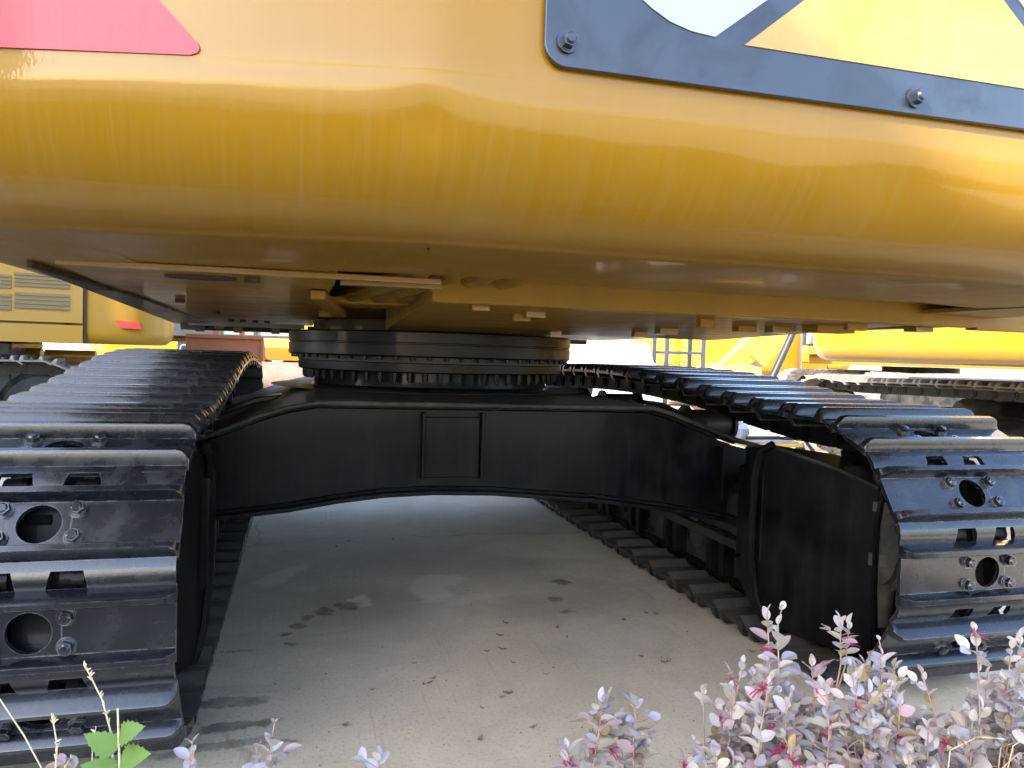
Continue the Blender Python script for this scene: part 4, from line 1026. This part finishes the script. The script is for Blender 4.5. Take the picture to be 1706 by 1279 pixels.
for k, (u, v) in enumerate(spots):
    p = onz(u, v, .004); o = link('fallen_leaf', DM[k % 5], None, Matrix.Translation(p) @ Matrix.Rotation(rnd.uniform(0, 6.28), 4, 'Z') @ Matrix.Scale(rnd.uniform(.3, .65), 4))
    tag(o, 'small curled brown dead leaf lying on the shaded concrete', 'leaf', 'dead leaves under the excavator')

gr = MB(); rg_ = random.Random(21)
for k in range(300):
    u, v = rg_.uniform(330, 1300), rg_.uniform(830, 1290); p = onz(u, v, 0)
    if not (-.2 < p.x < 1.5): continue
    r = .0012+.0035*rg_.random()**3; 
    o_ = [Vector((p.x+r*rg_.uniform(.6, 1.2)*math.cos(t), p.y+r*rg_.uniform(.6, 1.2)*math.sin(t), .0005)) for t in (0, 1.26, 2.5, 3.8, 5.0)]
    gr.add(o_+[Vector((p.x, p.y, r*.9))], [(0, 1, 5), (1, 2, 5), (2, 3, 5), (3, 4, 5), (4, 0, 5)])
tag(gr.build('grit', M['brown'], smooth=False), 'fine grit and tiny stones strewn over the concrete', 'grit', None, 'stuff')
# ------------------------------------------------------------------ shrubs
def leaf_mesh(mat, L=.026, W=.0085, cup=.25, fold=.2, name='leaf'):
    m = MB(); n = 9
    for i in range(n+1):
        t = .5-.5*math.cos(PI*i/n); w_ = W*(math.sin(PI*t**.92)**.62 if 0 < i < n else 0); y = t*L; z = -cup*L*t*t
        for q in (-1, -.5, 0, .5, 1): m.v.append(Vector((q*w_, y, z+abs(q)*w_*fold)))
    for i in range(n):
        for q in range(4): m.f.append((i*5+q, i*5+q+1, (i+1)*5+q+1, (i+1)*5+q))
    me = m.mesh(name, mat, ang=80); return me
LV = {}
for key in ('lf_lav', 'lf_grey', 'lf_mauve', 'lf_olive'):
    LV[key] = [leaf_mesh(M[key], .031, .0100, .10, .25), leaf_mesh(M[key], .025, .0098, .28, .1), leaf_mesh(M[key], .034, .0105, .18, .4)]
KEYS = ['lf_lav']*8+['lf_grey']*5+['lf_mauve']*3+['lf_olive']*1
def flower_mesh():
    m = MB(); r = random.Random(3)
    for k in range(14):
        a = r.uniform(0, 6.28); el = r.uniform(-.2, 1.2); d = Vector((math.cos(a)*math.cos(el), math.sin(a)*math.cos(el), math.sin(el))); s_ = d.cross(Vector((0, 0, 1))).normalized()*.0013
        L = r.uniform(.010, .019); c1 = d*L*.5+Vector((r.uniform(-.003, .003), r.uniform(-.003, .003), 0)); e_ = d*L+Vector((r.uniform(-.006, .006), r.uniform(-.006, .006), r.uniform(-.009, .002)))
        m.add([-s_, s_, c1-s_, c1+s_, e_-s_*.8, e_+s_*.8], [(0, 1, 3, 2), (2, 3, 5, 4)])
    return m.mesh('flower', M['petal'], ang=80)
FLW = flower_mesh()
def orient(d, roll):
    y = d.normalized(); x = y.orthogonal().normalized(); z = x.cross(y)
    return Matrix((x, y, z)).transposed().to_4x4() @ Matrix.Rotation(roll, 4, 'Y')
def leafpose(d):
    # leaf axis d, face turned mostly upwards
    y = d.normalized(); x = y.cross(Vector((0, 0, 1)))
    if x.length < .1: x = Vector((1, 0, 0))
    x.normalize(); z = x.cross(y)
    return Matrix((x, y, z)).transposed().to_4x4() @ Matrix.Rotation(rnd.gauss(0, .55), 4, 'Y')
def shrub(name, label, base, tips, nflow=0, group=None, maxparts=300, cat='shrub'):
    """base point, tips = list of (tip, leafy length, number of leaf nodes)"""
    sh_ = thing(name, label, cat, base, group)
    B = Vector(base); stems = MB(); leaves = []; ends = []
    for tip, ll, nn in tips:
        tip = Vector(tip); mid = B.lerp(tip, .5)+Vector((rnd.gauss(0, .02), rnd.gauss(0, .02), .03)); st_ = B+Vector((rnd.gauss(0, .025), rnd.gauss(0, .025), -.01))
        pts = []
        for i in range(11):
            t = i/10; pts.append(st_*(1-t)**2+mid*2*t*(1-t)+tip*t*t+(Vector((rnd.gauss(0, .0025), rnd.gauss(0, .0025), 0)) if 0 < i < 10 else Vector()))
        stems.tube(pts, .0028, 5, .0009)
        L = (tip-st_).length; side = rnd.uniform(0, 6.28)
        for i in range(nn):
            f = 1-(ll/L)*(i/nn)**1.0; f = max(.15, f); k = min(int(f*10), 9); q = pts[k].lerp(pts[k+1], f*10-k); d = (pts[k+1]-pts[k]).normalized()
            side += 2.4+rnd.gauss(0, .4); a = d.orthogonal().normalized(); b = d.cross(a)
            out = a*math.cos(side)+b*math.sin(side); sp = .25+.9*min(1, i/4)
            dd = (d*(1.1-sp*.55)+out*sp).normalized(); dd.z += .1
            s_ = rnd.uniform(.48, .92)*(.65 if i < 2 else 1)
            leaves.append((q, dd, s_))
            if rnd.random() < .22:      # short side shoot with a pair of leaves
                q2 = q+dd*.018; stems.tube([q, q2], .0007, 4)
                for e_ in (1, -1): leaves.append((q2, (dd+a*e_*.8).normalized(), s_*.85))
        ends.append(tip)
    stems.build('stems', M['twig'], sh_)
    rest = {}
    order = sorted(leaves, key=lambda t_: -((t_[0]-Vector((0, 0, H))).dot(FW) < 1.3)*1.0-rnd.random())
    for k, (q, d, s_) in enumerate(order):
        key = rnd.choice(KEYS); mw = Matrix.Translation(q) @ leafpose(d) @ Matrix.Scale(s_, 4); me = rnd.choice(LV[key])
        if k < maxparts: link('leaf', me, sh_, mw)
        else:
            mb = rest.setdefault(key, MB()); mb.add([mw @ v.co for v in me.vertices], [tuple(p.vertices) for p in me.polygons])
    for key, mb in rest.items():
        o = mb.build('foliage', M[key], sh_, ang=80); o['kind'] = 'stuff'
    for k in range(nflow):
        q, d, s_ = rnd.choice(leaves); link('flower', FLW, sh_, Matrix.Translation(q-Vector((0, 0, .008))) @ Matrix.Rotation(rnd.uniform(0, 6.28), 4, 'Z') @ Matrix.Scale(rnd.uniform(.6, 1.0), 4))
    return sh_
def tipsin(u0, u1, vfun, n, d0, d1, ll=(.10, .17), nn=(11, 18), deep=150):
    o = []
    for k in range(n):
        u = rnd.uniform(u0, u1); v = vfun(u)+deep*rnd.random()**1.1; o.append((at(u, v, rnd.uniform(d0, d1)), rnd.uniform(*ll), rnd.randint(*nn)))
    return o
def interp(tab):
    def f(u):
        for (a, b), (c, d) in zip(tab, tab[1:]):
            if a <= u <= c: return b+(d-b)*(u-a)/(c-a)
        return tab[0][1] if u < tab[0][0] else tab[-1][1]
    return f
TOPV = interp([(1100, 1270), (1150, 1215), (1200, 1180), (1235, 1140), (1290, 1125), (1360, 1150), (1420, 1110), (1470, 1120), (1520, 1180), (1580, 1190), (1640, 1150), (1706, 1110), (1760, 1110)])
shrub('fringe_flower_shrub', 'purple-leaved shrub with pink flowers and a tall forked sprig against the motor guard', (at(1330, 1900, 1.02).x, at(1330, 1900, 1.02).y, .05),
      [(at(1278, 1022, 1.0), .13, 13), (at(1400, 1032, 1.0), .07, 12), (at(1352, 1100, 1.0), .05, 6), (at(1415, 1040, 1.02), .05, 7), (at(1296, 1040, .99), .10, 8)]+tipsin(1250, 1400, TOPV, 44, .90, 1.14), 40)
shrub('fringe_flower_shrub', 'purple-leaved shrub with a rounded spray of pale leaves before the right track shoe', (at(1470, 1900, 1.02).x, at(1470, 1900, 1.02).y, .05),
      [(at(1470, 1092, 1.0), .10, 16), (at(1440, 1105, 1.0), .09, 14), (at(1490, 1110, 1.02), .09, 12)]+tipsin(1390, 1530, TOPV, 44, .90, 1.14), 34)
shrub('fringe_flower_shrub', 'purple-leaved shrub with one long straight twig of paired leaves', (at(1590, 1900, 1.05).x, at(1590, 1900, 1.05).y, .05),
      [(at(1625, 1050, 1.0), .18, 15), (at(1535, 1120, 1.02), .12, 10), (at(1645, 1125, 1.03), .10, 9)]+tipsin(1500, 1640, TOPV, 40, .92, 1.16), 14)
shrub('fringe_flower_shrub', 'purple-leaved shrub among dry straw beside the long twig', (at(1690, 1850, 1.08).x, at(1690, 1850, 1.08).y, .05),
      [(at(1700, 1062, 1.05), .10, 10), (at(1685, 1080, 1.0), .08, 8)]+tipsin(1630, 1760, TOPV, 36, .95, 1.2), 6)
shrub('fringe_flower_shrub', 'low purple-leaved shrub with pink flowers beside the forked sprig, over bare concrete', (at(1200, 1900, 1.0).x, at(1200, 1900, 1.0).y, .05),
      [(at(1172, 1152, 1.0), .03, 5), (at(1238, 1105, 1.02), .12, 12), (at(1275, 1100, 1.02), .12, 12)]+tipsin(1150, 1290, TOPV, 38, .90, 1.12), 34)
shrub('fringe_flower_shrub', 'small upright purple-leaved sprig with two pink blossoms standing alone', (at(1035, 1850, .98).x, at(1035, 1850, .98).y, .05),
      [(at(1005, 1165, .98), .10, 22), (at(1060, 1175, .97), .10, 22), (at(1030, 1190, 1.0), .12, 20), (at(1078, 1240, .98), .08, 10), (at(945, 1245, .95), .06, 9), (at(985, 1220, 1.0), .08, 8)], 5)
shrub('fringe_flower_shrub', 'tiny purple-grey shoot between the left track and bare concrete', (at(450, 1800, .95).x, at(450, 1800, .95).y, .05),
      [(at(452, 1232, .95), .05, 10), (at(428, 1250, .95), .04, 6)], 0)
shrub('fringe_flower_shrub', 'few purple-grey leaf tips barely rising over the concrete', (at(630, 1800, .95).x, at(630, 1800, .95).y, .05),
      [(at(630, 1262, .95), .04, 8)], 0)
shrub('fringe_flower_shrub', 'purple-grey leaf tips behind the green weed', (at(300, 1800, .95).x, at(300, 1800, .95).y, .05),
      [(at(318, 1268, .95), .04, 7), (at(120, 1272, .95), .04, 6)], 0)

# green weed with toothed leaves, and dry seed stalks
def toothed(mat, L, W):
    m = MB(); n = 14
    for i in range(n+1):
        t = i/n; w_ = W*math.sin(PI*min(max(t, 0), 1)**.7)**.8*(1+(.14 if i % 2 else -.10)); w_ = 0 if i in (0, n) else w_
        for q in (-1, -.5, 0, .5, 1): m.v.append(Vector((q*w_, t*L-(abs(q)*.1*L*(t > .2)), -.12*L*t*t+abs(q)*w_*.25)))
    for i in range(n):
        for q in range(4): m.f.append((i*5+q, i*5+q+1, (i+1)*5+q+1, (i+1)*5+q))
    return m.mesh('leaf', mat, ang=80)
GL = toothed(M['lf_green'], .046, .0140)
wbp = at(205, 1700, .92); wd = thing('weed', 'fresh green weed with toothed leaves in front of the left track', 'weed', (wbp.x, wbp.y, .05))
stm = MB().tube([(wbp.x, wbp.y, .04), tuple(at(204, 1450, .92)), tuple(at(200, 1300, .92)), tuple(at(196, 1180, .92))], .0022, 6, .0012); stm.build('stem', M['straw'], wd)
for (u, v, du, dv_, s_, fz) in ((198, 1228, 60, -30, .95, .6), (194, 1250, -58, -30, 1.0, .5), (201, 1266, 60, -16, 1.05, .4), (194, 1288, -48, -12, 1.0, .4)):
    q = at(u, v, .92); d = (at(u+du, v+dv_, .90)-q).normalized(); x = d.cross(FW).normalized(); z = (-FW*.75+Vector((0, 0, .6))).normalized(); x = d.cross(z).normalized(); z = x.cross(d)
    link('leaf', GL, wd, Matrix.Translation(q) @ Matrix((x, d, z)).transposed().to_4x4() @ Matrix.Scale(s_, 4))
def stalk(pts, depth, label, r=.0013, seeds=14, grp=None):
    P = [at(u, v, depth) for u, v in pts]; b = P[0]; P = [Vector((b.x, b.y, .05))]+P
    t_ = thing('dry_stalk', label, 'grass stalk', (b.x, b.y, .05), grp)
    MB().tube([P[0], P[0].lerp(P[1], .5)+Vector((.004, 0, 0))]+P[1:], r, 5, r*.55).build('stem', M['straw'], t_)
    if seeds:
        for k in range(seeds):
            f = rnd.random(); j = min(int(f*(len(P)-2)), len(P)-3)+1; q = P[j].lerp(P[j+1], rnd.random()); d = Vector((rnd.gauss(0, 1), rnd.gauss(0, 1), 1.2)).normalized()
            MB().tube([q, q+d*.003, q+d*.006], .0016, 5, .0006).build('seed', M['straw'], t_)
stalk([(190, 1290), (185, 1220), (170, 1165), (150, 1125), (140, 1106)], .95, 'tall pale seed stalk rising behind the green weed leaves', .0014, 22)
stalk([(92, 1290), (95, 1240), (90, 1210), (86, 1188)], .93, 'short pale seed stalk with side twig near the left track', .0013, 14)
stalk([(152, 1290), (155, 1240), (160, 1210)], .93, 'thin bare dry stalk close to the green weed', .0010, 4)
stalk([(75, 1290), (40, 1225), (0, 1165), (-30, 1120)], .95, 'long bare straw leaning in front of the left track', .0013, 0)
stalk([(105, 1290), (112, 1272), (122, 1258)], .95, 'stubby dry twig at the foot of the green weed', .0013, 4)
for k in range(26):
    u0 = rnd.uniform(1540, 1720); v0 = rnd.uniform(1230, 1330); a = rnd.uniform(-1.9, 1.9); L = rnd.uniform(50, 130)
    dpt = rnd.uniform(.95, 1.1); p0 = at(u0, v0, dpt); p1 = at(u0+L*math.sin(a)*.9, v0-L*abs(math.cos(a))*.8, dpt+rnd.uniform(-.05, .05)); pm_ = p0.lerp(p1, .5)+Vector((0, 0, .01))
    st_ = Vector((p0.x+rnd.gauss(0, .03), p0.y+rnd.gauss(0, .03), .05))
    tag(MB().tube([st_, st_.lerp(p0, .6), p0, pm_, p1], .0010, 5, .0006).build('dry_straw', M['straw']), 'thin bent dry grass straw tangled in the shrub beside the long twig', 'straw', 'dry straws in the shrubs')
